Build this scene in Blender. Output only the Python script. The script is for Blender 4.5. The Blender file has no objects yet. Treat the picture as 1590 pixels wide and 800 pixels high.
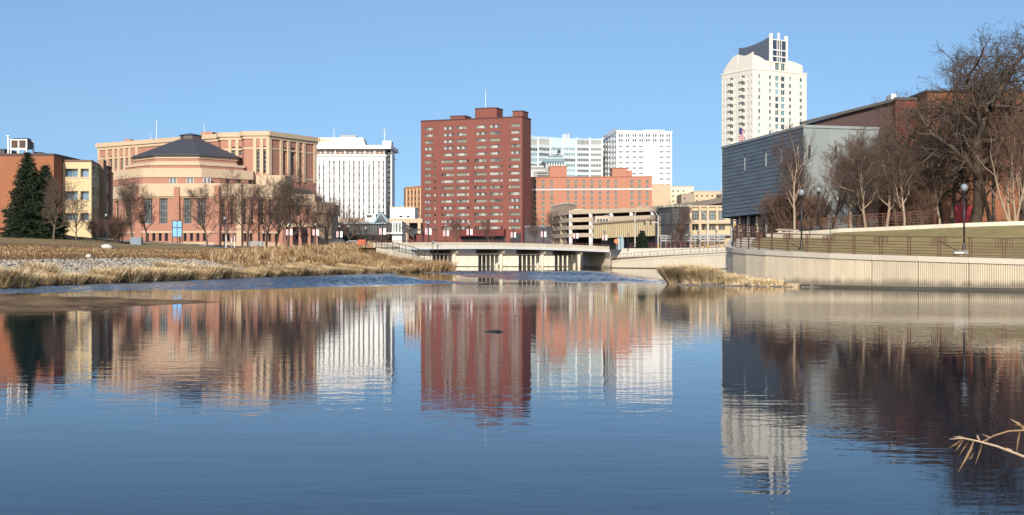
import bpy, math, random
import numpy as np
from mathutils import Vector, Matrix, Quaternion

# ---------------------------------------------------------------- camera, sky, sun, exposure
SC = bpy.context.scene
COL = SC.collection
R = math.radians
F, PX0, PY0, EYE = 1900.0, 795.0, 402.0, 1.7      # focal length in photo pixels, centre, horizon, eye height

cam = bpy.data.cameras.new('camera')
cam.sensor_width = 36.0
cam.lens = 36.0 * F / 1590.0
cam.shift_y = 2.0 / 1590.0
cam.clip_start = 0.1
cam.clip_end = 9000
cam_o = bpy.data.objects.new('camera', cam)
cam_o.location = (0, 0, EYE)
cam_o.rotation_euler = (R(90), 0, 0)
COL.objects.link(cam_o)
SC.camera = cam_o

SUN_EL, SUN_AZ = R(26), R(187)                     # azimuth clockwise from +Y: behind the camera, a little left
world = bpy.data.worlds.new('World')
SC.world = world
world.use_nodes = True
wn = world.node_tree.nodes
sky = wn.new('ShaderNodeTexSky')
sky.sky_type = 'NISHITA'
sky.sun_disc = False
sky.sun_elevation = SUN_EL
sky.sun_rotation = SUN_AZ
sky.altitude = 300
sky.air_density = 1.6
sky.dust_density = 3.0
sky.ozone_density = 5.8
tcw = wn.new('ShaderNodeTexCoord'); lift = wn.new('ShaderNodeVectorMath'); lift.operation = 'ADD'
lift.inputs[1].default_value = (0, 0, 0.20)        # a clear, dry sky: its horizon stays blue
world.node_tree.links.new(tcw.outputs['Generated'], lift.inputs[0])
world.node_tree.links.new(lift.outputs[0], sky.inputs[0])
world.node_tree.links.new(sky.outputs[0], wn['Background'].inputs[0])
wn['Background'].inputs[1].default_value = 0.14

sd = Vector((math.sin(SUN_AZ) * math.cos(SUN_EL), math.cos(SUN_AZ) * math.cos(SUN_EL), math.sin(SUN_EL)))
sun = bpy.data.lights.new('sun', 'SUN')
sun.energy = 4.2
sun.angle = R(0.53)
sun.color = (1.0, 0.92, 0.80)
sun_o = bpy.data.objects.new('sun', sun)
sun_o.rotation_euler = (-sd).to_track_quat('-Z', 'Y').to_euler()
sun_o.location = (-20, -60, 60)
COL.objects.link(sun_o)

SC.view_settings.view_transform = 'Standard'
SC.view_settings.look = 'None'
SC.view_settings.exposure = 0.42
SC.view_settings.gamma = 1.0
SC.view_settings.use_curve_mapping = False
SC.render.engine = 'CYCLES'
SC.cycles.use_denoising = True
SC.cycles.max_bounces = 6
SC.cycles.glossy_bounces = 4
SC.cycles.diffuse_bounces = 3
SC.cycles.transparent_max_bounces = 6
SC.cycles.sample_clamp_indirect = 6.0

random.seed(7)
RNG = np.random.default_rng(7)

# ---------------------------------------------------------------- helpers
def W(px, py, D):
    """real point seen at photo pixel (px,py) when it stands D metres away"""
    return Vector(((px - PX0) / F * D, D, EYE + (PY0 - py) / F * D))
def XP(px, D): return (px - PX0) / F * D
def ZP(py, D): return EYE + (PY0 - py) / F * D

MATS = {}
def mat(name, col, rough=0.8, var=0.15, scale=0.7, streak=0.0, bump=0.0, bscale=8.0, metal=0.0, spec=0.4,
        rand=0.0, attr=None, col2=None, grain=0.0, tide=0.0):
    """procedural surface: base colour broken up by blotches, vertical weather streaks, grain and per-object variation"""
    if name in MATS: return MATS[name]
    m = bpy.data.materials.new(name); m.use_nodes = True
    nt = m.node_tree; N = nt.nodes; L = nt.links
    b = N['Principled BSDF']
    b.inputs['Roughness'].default_value = rough
    b.inputs['Metallic'].default_value = metal
    b.inputs['Specular IOR Level'].default_value = spec
    tc = N.new('ShaderNodeTexCoord')
    geo = N.new('ShaderNodeNewGeometry')
    def noise(sc, vec, detail=4.0):
        n = N.new('ShaderNodeTexNoise'); n.inputs['Scale'].default_value = sc; n.inputs['Detail'].default_value = detail
        L.new(vec, n.inputs['Vector']); return n.outputs['Fac']
    def math_(op, a, bb):
        n = N.new('ShaderNodeMath'); n.operation = op
        for i, v in enumerate((a, bb)):
            if isinstance(v, (int, float)): n.inputs[i].default_value = v
            else: L.new(v, n.inputs[i])
        return n.outputs[0]
    pos = geo.outputs['Position']
    f = math_('MULTIPLY_ADD', noise(scale, pos, 5), 2 * var)
    f.node.inputs[2].default_value = 1.0 - var
    if streak:
        mp = N.new('ShaderNodeMapping'); mp.inputs['Scale'].default_value = (1, 1, 0.06)
        L.new(pos, mp.inputs['Vector'])
        s = math_('MULTIPLY_ADD', noise(2.2, mp.outputs[0], 5), 2 * streak)
        s.node.inputs[2].default_value = 1.0 - streak
        f = math_('MULTIPLY', f, s)
    if grain:
        s = math_('MULTIPLY_ADD', noise(scale * 18, pos, 3), 2 * grain)
        s.node.inputs[2].default_value = 1.0 - grain
        f = math_('MULTIPLY', f, s)
    if rand:
        oi = N.new('ShaderNodeObjectInfo')
        s = math_('MULTIPLY_ADD', oi.outputs['Random'], 2 * rand)
        s.node.inputs[2].default_value = 1.0 - rand
        f = math_('MULTIPLY', f, s)
    if tide:            # algae and silt stain left along the waterline, ragged top edge
        sx = N.new('ShaderNodeSeparateXYZ'); L.new(pos, sx.inputs[0])
        mp2 = N.new('ShaderNodeMapping'); mp2.inputs['Scale'].default_value = (1, 1, 0.25); L.new(pos, mp2.inputs['Vector'])
        hz = math_('SUBTRACT', sx.outputs[2], math_('MULTIPLY', noise(1.6, mp2.outputs[0], 6), tide))
        mr = N.new('ShaderNodeMapRange'); mr.clamp = True
        for i_, v_ in enumerate((-.12, .22, .42, 1.0)): mr.inputs[1+i_].default_value = v_
        L.new(hz, mr.inputs[0]); f = math_('MULTIPLY', f, mr.outputs[0])
    if attr:
        at = N.new('ShaderNodeAttribute'); at.attribute_name = attr
        src = at.outputs['Color']
    elif col2:
        mx = N.new('ShaderNodeMix'); mx.data_type = 'RGBA'
        mx.inputs[6].default_value = (*col, 1); mx.inputs[7].default_value = (*col2, 1)
        cr = N.new('ShaderNodeValToRGB'); cr.color_ramp.elements[0].position = 0.42; cr.color_ramp.elements[1].position = 0.6
        L.new(noise(scale * 0.5, pos, 6), cr.inputs[0]); L.new(cr.outputs[0], mx.inputs[0])
        src = mx.outputs[2]
    else:
        src = None
    vm = N.new('ShaderNodeVectorMath'); vm.operation = 'SCALE'
    if src is None: vm.inputs[0].default_value = col
    else: L.new(src, vm.inputs[0])
    L.new(f, vm.inputs['Scale'])
    L.new(vm.outputs[0], b.inputs['Base Color'])
    if bump:
        bp = N.new('ShaderNodeBump'); bp.inputs['Strength'].default_value = bump; bp.inputs['Distance'].default_value = 0.05
        L.new(noise(bscale, pos, 6), bp.inputs['Height']); L.new(bp.outputs[0], b.inputs['Normal'])
    MATS[name] = m
    return m

class MB:
    """collects faces, then links them as one mesh object"""
    def __init__(s): s.v = []; s.f = []; s.m = []
    def quad(s, a, b, c, d, m=0):
        n = len(s.v); s.v += [tuple(a), tuple(b), tuple(c), tuple(d)]; s.f.append((n, n+1, n+2, n+3)); s.m.append(m)
    def poly(s, pts, m=0):
        n = len(s.v); s.v += [tuple(p) for p in pts]; s.f.append(tuple(range(n, n+len(pts)))); s.m.append(m)
    def box(s, lo, hi, m=0):
        x0, y0, z0 = lo; x1, y1, z1 = hi; n = len(s.v)
        s.v += [(x0,y0,z0),(x1,y0,z0),(x1,y1,z0),(x0,y1,z0),(x0,y0,z1),(x1,y0,z1),(x1,y1,z1),(x0,y1,z1)]
        for f in ((0,3,2,1),(4,5,6,7),(0,1,5,4),(1,2,6,5),(2,3,7,6),(3,0,4,7)):
            s.f.append(tuple(n+i for i in f)); s.m.append(m)
    def bar(s, p0, p1, w, h, m=0):
        p0 = Vector(p0); p1 = Vector(p1); d = (p1-p0).normalized()
        up = Vector((0,0,1)) if abs(d.z) < 0.98 else Vector((0,1,0))
        sx = d.cross(up).normalized() * w/2; sz = sx.cross(d).normalized() * h/2
        n = len(s.v)
        for p in (p0, p1): s.v += [tuple(p-sx-sz), tuple(p+sx-sz), tuple(p+sx+sz), tuple(p-sx+sz)]
        for f in ((0,1,2,3),(7,6,5,4),(0,4,5,1),(1,5,6,2),(2,6,7,3),(3,7,4,0)):
            s.f.append(tuple(n+i for i in f)); s.m.append(m)
    def prism(s, poly, z0, z1, m=0, top=True, bottom=True, mt=None):
        n = len(poly)
        for i in range(n):
            a, b = poly[i], poly[(i+1) % n]
            s.quad((a[0],a[1],z0),(b[0],b[1],z0),(b[0],b[1],z1),(a[0],a[1],z1), m)
        if top: s.poly([(p[0],p[1],z1) for p in poly], m if mt is None else mt)
        if bottom: s.poly([(p[0],p[1],z0) for p in reversed(poly)], m)
    def tube(s, pts, rad, n=6, m=0, cap=True):
        rings = []
        pts = [Vector(p) for p in pts]
        for i, p in enumerate(pts):
            d = (pts[min(i+1, len(pts)-1)] - pts[max(i-1, 0)]).normalized()
            up = Vector((0,0,1)) if abs(d.z) < 0.9 else Vector((1,0,0))
            a = d.cross(up).normalized(); b = a.cross(d).normalized()
            r = rad[i] if isinstance(rad, (list, tuple)) else rad
            k = len(s.v); rings.append(k)
            for j in range(n):
                t = 2*math.pi*j/n
                s.v.append(tuple(p + a*math.cos(t)*r + b*math.sin(t)*r))
        for i in range(len(pts)-1):
            for j in range(n):
                s.f.append((rings[i]+j, rings[i]+(j+1) % n, rings[i+1]+(j+1) % n, rings[i+1]+j)); s.m.append(m)
        if cap:
            s.f.append(tuple(rings[0]+j for j in reversed(range(n)))); s.m.append(m)
            s.f.append(tuple(rings[-1]+j for j in range(n))); s.m.append(m)
    def lathe(s, prof, c=(0,0,0), n=12, m=0):
        k = len(s.v)
        for r, z in prof:
            for j in range(n):
                t = 2*math.pi*j/n; s.v.append((c[0]+r*math.cos(t), c[1]+r*math.sin(t), c[2]+z))
        for i in range(len(prof)-1):
            for j in range(n):
                s.f.append((k+i*n+j, k+i*n+(j+1) % n, k+(i+1)*n+(j+1) % n, k+(i+1)*n+j)); s.m.append(m)
    def wall(s, p0, p1, z0, z1, ops=(), depth=0.25, m=0):
        """wall from p0 to p1 (left to right seen from outside) with real openings (u0,u1,v0,v1 in world z) and reveals"""
        p0 = Vector(p0[:2]); p1 = Vector(p1[:2]); Ln = (p1-p0).length; d = (p1-p0)/Ln; inn = Vector((-d.y, d.x))
        def P(u, z, k=0.0):
            q = p0 + d*u + inn*k; return (q.x, q.y, z)
        us = sorted({0.0, Ln, *[round(o[0],4) for o in ops], *[round(o[1],4) for o in ops]})
        zs = sorted({z0, z1, *[round(o[2],4) for o in ops], *[round(o[3],4) for o in ops]})
        for i in range(len(zs)-1):
            zc = (zs[i]+zs[i+1])/2; run = None
            row = [o for o in ops if o[2] < zc < o[3]]
            for j in range(len(us)-1):
                uc = (us[j]+us[j+1])/2
                hole = any(o[0] < uc < o[1] for o in row)
                if not hole and run is None: run = us[j]
                if hole and run is not None:
                    s.quad(P(run,zs[i]),P(us[j],zs[i]),P(us[j],zs[i+1]),P(run,zs[i+1]), m); run = None
            if run is not None: s.quad(P(run,zs[i]),P(Ln,zs[i]),P(Ln,zs[i+1]),P(run,zs[i+1]), m)
        for (a, b, c, e) in ops:
            s.quad(P(a,c),P(a,c,depth),P(a,e,depth),P(a,e), m)
            s.quad(P(b,c,depth),P(b,c),P(b,e),P(b,e,depth), m)
            s.quad(P(a,c),P(b,c),P(b,c,depth),P(a,c,depth), m)
            s.quad(P(a,e,depth),P(b,e,depth),P(b,e),P(a,e), m)
    def build(s, name, mats, parent=None, org=None, smooth=False):
        if not isinstance(mats, (list, tuple)): mats = [mats]
        me = bpy.data.meshes.new(name)
        v = s.v
        if org is not None:
            v = [(p[0]-org[0], p[1]-org[1], p[2]-org[2]) for p in v]
        me.from_pydata(v, [], s.f)
        for m in mats: me.materials.append(m)
        if len(mats) > 1: me.polygons.foreach_set('material_index', s.m)
        if smooth: me.polygons.foreach_set('use_smooth', [True]*len(s.f))
        o = bpy.data.objects.new(name, me); COL.objects.link(o)
        if parent is not None: o.parent = parent
        return o

def tag(o, label=None, cat=None, group=None, kind=None):
    if label: o['label'] = label
    if cat: o['category'] = cat
    if group: o['group'] = group
    if kind: o['kind'] = kind
    return o
def thing(name, label, cat, loc=(0,0,0), rz=0.0, group=None):
    o = bpy.data.objects.new(name, None); o.empty_display_size = 0.5
    o.location = loc; o.rotation_euler = (0,0,rz); COL.objects.link(o)
    return tag(o, label, cat, group)
def put(name, me, parent=None, loc=(0,0,0), rz=0.0, scale=None):
    o = bpy.data.objects.new(name, me); o.location = loc; o.rotation_euler = (0,0,rz)
    if scale is not None: o.scale = scale
    COL.objects.link(o)
    if parent is not None: o.parent = parent
    return o
def mesh_of(mb, name, mats, smooth=False):
    """mesh data only, to be shared by alike pieces"""
    if not isinstance(mats, (list, tuple)): mats = [mats]
    me = bpy.data.meshes.new(name); me.from_pydata(mb.v, [], mb.f)
    for m in mats: me.materials.append(m)
    if len(mats) > 1: me.polygons.foreach_set('material_index', mb.m)
    if smooth: me.polygons.foreach_set('use_smooth', [True]*len(mb.f))
    return me
_UNIT = {}
def stick(name, p0, p1, w, h, m, parent=None, org=(0,0,0)):
    """one straight bar between two points; alike bars share a unit mesh"""
    if m.name not in _UNIT:
        b = MB(); b.box((0,-.5,-.5),(1,.5,.5)); _UNIT[m.name] = mesh_of(b, 'unit_bar', m)
    p0 = Vector(p0)-Vector(org); p1 = Vector(p1)-Vector(org); d = p1-p0
    o = bpy.data.objects.new(name, _UNIT[m.name]); COL.objects.link(o)
    x = d.normalized(); up = Vector((0,0,1)) if abs(x.z) < .98 else Vector((0,1,0))
    y = up.cross(x).normalized(); z = x.cross(y)
    mw = Matrix((x, y, z)).transposed().to_4x4()
    o.rotation_mode = 'QUATERNION'; o.rotation_quaternion = mw.to_quaternion()
    o.location = p0; o.scale = (d.length, w, h)
    if parent is not None: o.parent = parent
    return o
def copy_tree(o, parent=None):
    c = o.copy(); COL.objects.link(c); c.parent = parent
    for ch in list(o.children): copy_tree(ch, c)
    return c
def soup(name, V, Fc, m, parent=None, colors=None, smooth=False):
    """fast mesh from numpy arrays: V (n,3), Fc (k,3) triangles"""
    me = bpy.data.meshes.new(name)
    me.vertices.add(len(V)); me.vertices.foreach_set('co', np.ascontiguousarray(V, dtype=np.float32).ravel())
    k = Fc.shape[1]
    me.loops.add(Fc.size); me.loops.foreach_set('vertex_index', np.ascontiguousarray(Fc, dtype=np.int32).ravel())
    me.polygons.add(len(Fc)); me.polygons.foreach_set('loop_start', np.arange(0, Fc.size, k, dtype=np.int32))
    try: me.polygons.foreach_set('loop_total', np.full(len(Fc), k, dtype=np.int32))
    except Exception: pass
    if smooth: me.polygons.foreach_set('use_smooth', np.ones(len(Fc), dtype=bool))
    if colors is not None:
        ca = me.color_attributes.new('Col', 'FLOAT_COLOR', 'POINT')
        ca.data.foreach_set('color', np.ascontiguousarray(np.c_[colors, np.ones(len(V))], dtype=np.float32).ravel())
    me.materials.append(m); me.update(calc_edges=True); me.validate()
    o = bpy.data.objects.new(name, me); COL.objects.link(o)
    if parent is not None: o.parent = parent
    return o

# ---------------------------------------------------------------- river outline and ground heights
# (x, y, edge kind of the side that starts here): 'b' grassy bank, 'w' retaining wall
def chaikin(p, n=2):
    for _ in range(n):
        q = [p[0]]
        for a, b in zip(p[:-1], p[1:]):
            q += [tuple(.75*Vector(a)+.25*Vector(b)), tuple(.25*Vector(a)+.75*Vector(b))]
        q.append(p[-1]); p = q
    return p
NEAR_PATH = chaikin([(27,128),(19,102),(15.3,88.5),(14.9,82),(16.8,75),(21.9,68.7),(26.9,64),(48,48)], 2)
FAR_PATH = chaikin([(17.0,225.5),(22,219),(34,205),(46,192)], 2)
RIVER = [(-70,4,'b'),(9,4,'b'),(48,20,'w')]+[(p[0],p[1],'w') for p in reversed(NEAR_PATH)]+[(38,162,'w')]
RIVER += [(p[0],p[1],'w') for p in reversed(FAR_PATH)][:-1]+[(17.0,225.5,'b'),(16,240,'w'),(14,262,'w'),(-60,268,'b'),
         (-60,250,'b'),(-26,232,'b'),(-15,205,'b'),(-10.2,180,'b'),(-12.5,154,'b'),(-19.5,130,'b'),(-25,108,'b'),(-28.5,86,'b'),(-30,72,'b'),
         (-40,50,'b'),(-70,30,'b')]
RP = np.array([(a, b) for a, b, _ in RIVER]); RK = [k for _, _, k in RIVER]
def river_dist(x, y):
    """signed distance to the water's edge (positive on land) and whether the nearest edge is a wall"""
    x = np.asarray(x, float); y = np.asarray(y, float)
    best = np.full(x.shape, 1e9); wal = np.zeros(x.shape, bool); ins = np.zeros(x.shape, bool)
    n = len(RP)
    for i in range(n):
        ax, ay = RP[i]; bx, by = RP[(i+1) % n]
        dx, dy = bx-ax, by-ay
        t = np.clip(((x-ax)*dx+(y-ay)*dy)/(dx*dx+dy*dy), 0, 1)
        dd = np.hypot(x-ax-t*dx, y-ay-t*dy)
        up = dd < best; best = np.where(up, dd, best); wal = np.where(up, RK[i] == 'w', wal)
        c = ((ay > y) != (by > y)) & (x < (bx-ax)*(y-ay)/((by-ay) if by != ay else 1e-9)+ax)
        ins ^= c
    return np.where(ins, -best, best), wal

CP = []
def cp(px, py, D): p = W(px, py, D); CP.append(tuple(p))
# left bank: riprap shoulder, meadow, lawn
for a in [(0,404,80),(0,390,98),(0,366,165),(100,365,172),(-120,366,120),(-120,368,175),(150,404,86),(150,392,105),(150,376,170),(250,404,96),(250,396,120),
          (250,387,180),(250,385.5,225),(350,404,108),(350,396,130),(350,388,180),(350,387,225),(450,402,125),(450,395,145),(450,388,185),
          (540,400,140),(540,392,155),(540,384,180),(600,396,152),(620,405,158),(600,385,170),(500,384,215)]: cp(*a)
CP += [(-110,250,6.0),(-75,182,5.4),(-66,186,5.2),(-60,200,4.6),(-40,300,4.4),(-120,400,5),(0,420,5),(100,420,5),(-60,600,5.5),(60,600,5.5),
       (-400,300,6),(400,300,6),(0,1500,6),(900,1500,6),(-900,1500,6),(-900,0,6),(900,0,6),(0,-900,6),(-24,164,3.0),(-32,164,3.2),
       (20,232,1.6),(30,228,2.2),(44,214,2.9),(60,205,3.2),(50,260,3.6),(0,275,3.2),(-40,280,3.4),(-30,240,3.3),(-20,190,3.0),
       (0,-4,0.9),(14,0,0.9),(-30,0,0.9),(60,10,1.6),(-100,40,2.2),(-50,90,2.6)]
# right bank: promenade behind the wall, grass slope, upper terrace
for a in [(1590,410,64.5),(1500,405.5,66.5),(1400,402,69.5),(1300,399,72.5),(1220,395,76),(1160,390,82),(1130,387,89)]: cp(*a)
CP += [(50,49,1.4)]
for a in [(1590,350.5,80),(1500,353,82),(1400,357.5,85),(1300,361.5,89),(1210,366,95)]: cp(*a)
CP += [(48,66,4.0),(55,80,4.2),(20,103,3.3),(28,112,3.9),(28,128.5,3.4),(39,162.5,3.3),(47,192,3.3),(38,135,4.4),(30,96,4.1),(45,110,4.4),(70,130,4.5),(60,165,4.5)]
CPA = np.array(CP)
_d = np.hypot(CPA[:,None,0]-CPA[None,:,0], CPA[:,None,1]-CPA[None,:,1])
_A = np.zeros((len(CPA)+1,)*2); _A[:-1,:-1] = _d + np.eye(len(CPA))*0.4; _A[-1,:-1] = _A[:-1,-1] = 1
_sol = np.linalg.solve(_A, np.r_[CPA[:,2], 0])
def smooth(a, b, t):
    t = np.clip((t-a)/(b-a), 0, 1); return t*t*(3-2*t)
def height(x, y):
    x = np.asarray(x, float); y = np.asarray(y, float)
    z = np.full(x.shape, _sol[-1])
    for (cx, cy, _), w in zip(CPA, _sol[:-1]): z = z + w*np.hypot(x-cx, y-cy)
    d, wl = river_dist(x, y)
    nz = 0.05*np.sin(x*.9+y*.37)*np.sin(y*.55-x*.21)
    bank = 0.05 + (z+nz-0.05)*smooth(0.0, 9.0, d)
    wallz = np.where(d < 0.75, -0.9, z)
    land = np.where(wl, wallz, bank)
    bed = -0.03 - np.clip(-d, 0, 6)*0.22
    return np.where(d >= 0, land, np.where(wl, -0.9, bed))
def H(x, y): return float(height(np.array([x]), np.array([y]))[0])

# ground sheet: fine near the river, coarse to the horizon
def axis(a, b, step, far_lo, far_hi, growth=1.35):
    core = list(np.arange(a, b+1e-6, step)); s = step; lo = [a]; hi = [b]
    while lo[-1] > far_lo: s *= growth; lo.append(lo[-1]-s)
    s = step
    while hi[-1] < far_hi: s *= growth; hi.append(hi[-1]+s)
    return np.array(sorted(set(lo[1:]+core+hi[1:])))
gx = axis(-52, 52, 0.55, -3200, 3200); gy = axis(40, 276, 0.9, -2500, 4200)
GX, GY = np.meshgrid(gx, gy)
GZ = height(GX.ravel(), GY.ravel())
nx, ny = len(gx), len(gy)
ii = (np.arange(ny-1)[:,None]*nx + np.arange(nx-1)[None,:]).ravel()
quads = np.c_[ii, ii+1, ii+1+nx, ii+nx]
GV = np.c_[GX.ravel(), GY.ravel(), GZ]
gd, gw = river_dist(GV[:,0], GV[:,1])
lawn = np.array((0.25, 0.175, 0.085)); meadow = np.array((0.155, 0.088, 0.042)); olive = np.array((0.27, 0.215, 0.095))
mud = np.array((0.10, 0.075, 0.05)); street = np.array((0.11, 0.105, 0.10))
colr = np.tile(lawn, (len(GV), 1))
mw_ = smooth(3, 8, gd)*(1-smooth(17, 27, gd + 3*np.sin(GV[:,0]*.3)))
colr = colr*(1-mw_[:,None]) + meadow*mw_[:,None]
pn = .5+.5*np.sin(GV[:,0]*.55+1.3*np.sin(GV[:,1]*.31))*np.sin(GV[:,1]*.47+1.1*np.sin(GV[:,0]*.43)); pn2 = RNG.random(len(GV))
olive = olive*(1+.16*(pn2[:,None]-.5))*(1-.22*pn[:,None])+np.array((0.30,0.20,0.095))*.24*pn[:,None]
rt = smooth(8, 14, GV[:,0])*(GV[:,1] < 140)
colr = colr*(1-rt[:,None]) + olive*rt[:,None]
st = smooth(225, 262, GV[:,1])
colr = colr*(1-st[:,None]) + street*st[:,None]
bm_ = 1-smooth(0.2, 2.5, gd)
colr = colr*(1-bm_[:,None]) + mud*bm_[:,None]
M_ground = mat('dormant_ground', (0.2,0.15,0.08), 0.95, var=0.25, scale=0.35, bump=0.9, bscale=5.0, attr='Col', grain=0.3, spec=0.1)
ground = soup('ground', GV, quads, M_ground, colors=colr, smooth=True)
tag(ground, kind='structure')

# ---------------------------------------------------------------- water
def water_material():
    m = bpy.data.materials.new('river_water'); m.use_nodes = True
    N = m.node_tree.nodes; L = m.node_tree.links; b = N['Principled BSDF']
    b.inputs['Base Color'].default_value = (0.004, 0.011, 0.024, 1)
    b.inputs['Roughness'].default_value = 0.015
    b.inputs['IOR'].default_value = 1.25
    geo = N.new('ShaderNodeNewGeometry'); pos = geo.outputs['Position']
    def mapped(sx, sy, rot=0.0):
        mp = N.new('ShaderNodeMapping'); mp.inputs['Scale'].default_value = (sx, sy, 1); mp.inputs['Rotation'].default_value = (0,0,rot)
        L.new(pos, mp.inputs['Vector']); return mp.outputs[0]
    def noise(vec, sc, det=2.0, rough=0.5):
        n = N.new('ShaderNodeTexNoise'); n.inputs['Scale'].default_value = sc; n.inputs['Detail'].default_value = det
        n.inputs['Roughness'].default_value = rough
        L.new(vec, n.inputs['Vector']); return n.outputs['Fac']
    def mth(op, *a):
        n = N.new('ShaderNodeMath'); n.operation = op
        for i, v in enumerate(a):
            if isinstance(v, (int, float)): n.inputs[i].default_value = v
            else: L.new(v, n.inputs[i])
        return n.outputs[0]
    def rng(v, a, bb, c, d):
        n = N.new('ShaderNodeMapRange'); n.interpolation_type = 'SMOOTHSTEP'; n.clamp = True
        for i, k in enumerate((a, bb, c, d)): n.inputs[1+i].default_value = k
        L.new(v, n.inputs[0]); return n.outputs[0]
    sep = N.new('ShaderNodeSeparateXYZ'); L.new(pos, sep.inputs[0]); X, Y = sep.outputs[0], sep.outputs[1]
    # wandering edge for the wind patches
    wob = mth('MULTIPLY', mth('SUBTRACT', noise(mapped(1,1), 0.035, 4, .6), 0.5), 34.0)
    Yw = mth('ADD', Y, wob)
    # a thin cat's-paw in front of the right wall
    Yc = mth('ADD', Y, mth('MULTIPLY', wob, 0.3))
    wind = mth('MULTIPLY', mth('MULTIPLY', rng(Yc, 33, 38, 0, 1), rng(Yc, 44, 52, 1, 0)), rng(X, 4, 14, 0, 0.6))
    # slow glassy ripple everywhere, fine ruffles only where the wind touches
    calm = mth('ADD', mth('MULTIPLY', noise(mapped(0.55, 1.25, .12), 1.7, 3, .55), 0.75), mth('MULTIPLY', noise(mapped(.9,1.6,-.2), 5.5, 2), 0.17))
    patch = rng(noise(mapped(.5,1), 0.10, 3), 0.3, 0.7, 0.5, 1.4)
    b1 = N.new('ShaderNodeBump'); b1.inputs['Distance'].default_value = 0.0045; L.new(calm, b1.inputs['Height'])
    L.new(patch, b1.inputs['Strength'])
    b2 = N.new('ShaderNodeBump'); b2.inputs['Distance'].default_value = 0.02
    L.new(noise(mapped(0.8, 1.1), 3.2, 4, .65), b2.inputs['Height'])
    L.new(wind, b2.inputs['Strength']); L.new(b1.outputs[0], b2.inputs['Normal'])
    L.new(b2.outputs[0], b.inputs['Normal'])
    at = N.new('ShaderNodeAttribute'); at.attribute_name = 'Col'
    L.new(mth('ADD', mth('MULTIPLY', at.outputs['Fac'], 0.13), 0.013), b.inputs['Roughness'])
    return m
M_water = water_material()
def breeze(X, Y):
    """where the wind ruffles the river: a long tongue off the left bank and a patch below the bridge"""
    w = 4.5*np.sin(X*.31+Y*.07)*np.sin(Y*.11-X*.05)+2.0*np.sin(X*.9-Y*.23)+1.5*np.sin(Y*.41+X*.5)
    lowA = np.interp(X, [-40,-19,-11,-6,-.7,3], [52,61,72,79,86,95]); upA = np.interp(X, [-30,-14,-12.7,-4.7,-.7,2], [400,190,126,97,87,84])
    A_ = smooth(0, 5, Y+w*.5-lowA)*smooth(0, 7, upA-Y-w*.6)
    Bx = 1-smooth(9.0, 13.5, X)
    lowB = np.interp(X, [-12,-6,-4.2,.2,4.6,12,40], [150,128,112,94,86,84,86])
    B_ = smooth(0, 8, Y+w*.8-lowB)*smooth(0, 30, 186-Y+w)*Bx
    q = .72+.28*np.sin(X*.21+Y*.043)*np.sin(Y*.063-X*.12)
    return np.maximum(A_, B_)*q
rw_ = np.random.default_rng(40)
WAVES = []
for k in range(36):
    lam = .30*(2.5**rw_.random()); th = rw_.normal(-1.35, .8); WAVES.append((2*np.pi/lam*np.cos(th), 2*np.pi/lam*np.sin(th), rw_.uniform(0,6.28), 0.0088*lam))
wx_, wy_ = np.arange(-32, 14.01, .13), np.concatenate((np.arange(53, 110, .10), np.arange(110, 196, .16)))
WX, WY = np.meshgrid(wx_, wy_); WZ = np.zeros_like(WX)
for kx, ky, ph, am in WAVES: WZ += am*np.sin(kx*WX+ky*WY+ph)
BRZ = breeze(WX, WY); WZ *= BRZ
WZ[0,:] = WZ[-1,:] = 0; WZ[:,0] = WZ[:,-1] = 0
n0, n1 = len(wx_), len(wy_); fl = np.abs(WZ) < 1e-5
calm_q = fl[:-1,:-1] & fl[1:,:-1] & fl[:-1,1:] & fl[1:,1:]; RQ = []
jj, ii_ = np.nonzero(~calm_q); kk = jj*n0+ii_; RQ.append(np.c_[kk,kk+1,kk+1+n0,kk+n0])
runs = []                                          # still water between the ruffled parts: long flat strips
for j in range(n1-1):
    row = np.flatnonzero(np.diff(np.r_[0, calm_q[j].astype(np.int8), 0]))
    for a_, b_ in zip(row[::2], row[1::2]): runs.append((j*n0+a_, j*n0+b_, (j+1)*n0+b_, (j+1)*n0+a_))
RQ.append(np.array(runs))
x0, x1, y0, y1 = wx_[0], wx_[-1], wy_[0], wy_[-1]
RV = np.concatenate((np.c_[WX.ravel(),WY.ravel(),WZ.ravel()], np.array([(-75,3,0),(60,3,0),(60,y0,0),(-75,y0,0),(60,y1,0),(-75,y1,0),(60,275,0),(-75,275,0),(x0,y0,0),(x1,y0,0),(x0,y1,0),(x1,y1,0)])))
RQ.append(np.array([(0,1,2,3),(3,8,10,5),(9,2,4,11),(5,4,6,7)])+n0*n1); RQ = np.concatenate(RQ)
RC = np.zeros((len(RV),3)); RC[:n0*n1] = BRZ.ravel()[:,None]
river = soup('river', RV, RQ, M_water, colors=RC, smooth=True); tag(river, kind='structure')

# ---------------------------------------------------------------- river walls, promenade, railings
M_conc = mat('weathered_concrete', (0.58,0.49,0.355), 0.85, var=0.14, scale=0.6, streak=0.20, bump=0.25, bscale=20, rand=0.07, grain=0.06, tide=.75)
M_concw = mat('pale_concrete', (0.60,0.53,0.41), 0.85, var=0.12, scale=0.6, streak=0.12, rand=0.04)
M_concd = mat('damp_concrete', (0.075,0.065,0.05), 0.7, var=0.3, scale=1.2)
M_cap = mat('cap_concrete', (0.52,0.45,0.36), 0.85, var=0.15, scale=0.8, grain=0.08, rand=0.06)
M_rail = mat('rust_brown_steel', (0.115,0.058,0.035), 0.6, var=0.2, scale=3, spec=0.4)
M_raild = mat('dark_rail_steel', (0.035,0.03,0.03), 0.6, var=0.2)
M_black = mat('black_painted_metal', (0.016,0.017,0.018), 0.45, var=0.2, spec=0.5)

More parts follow.
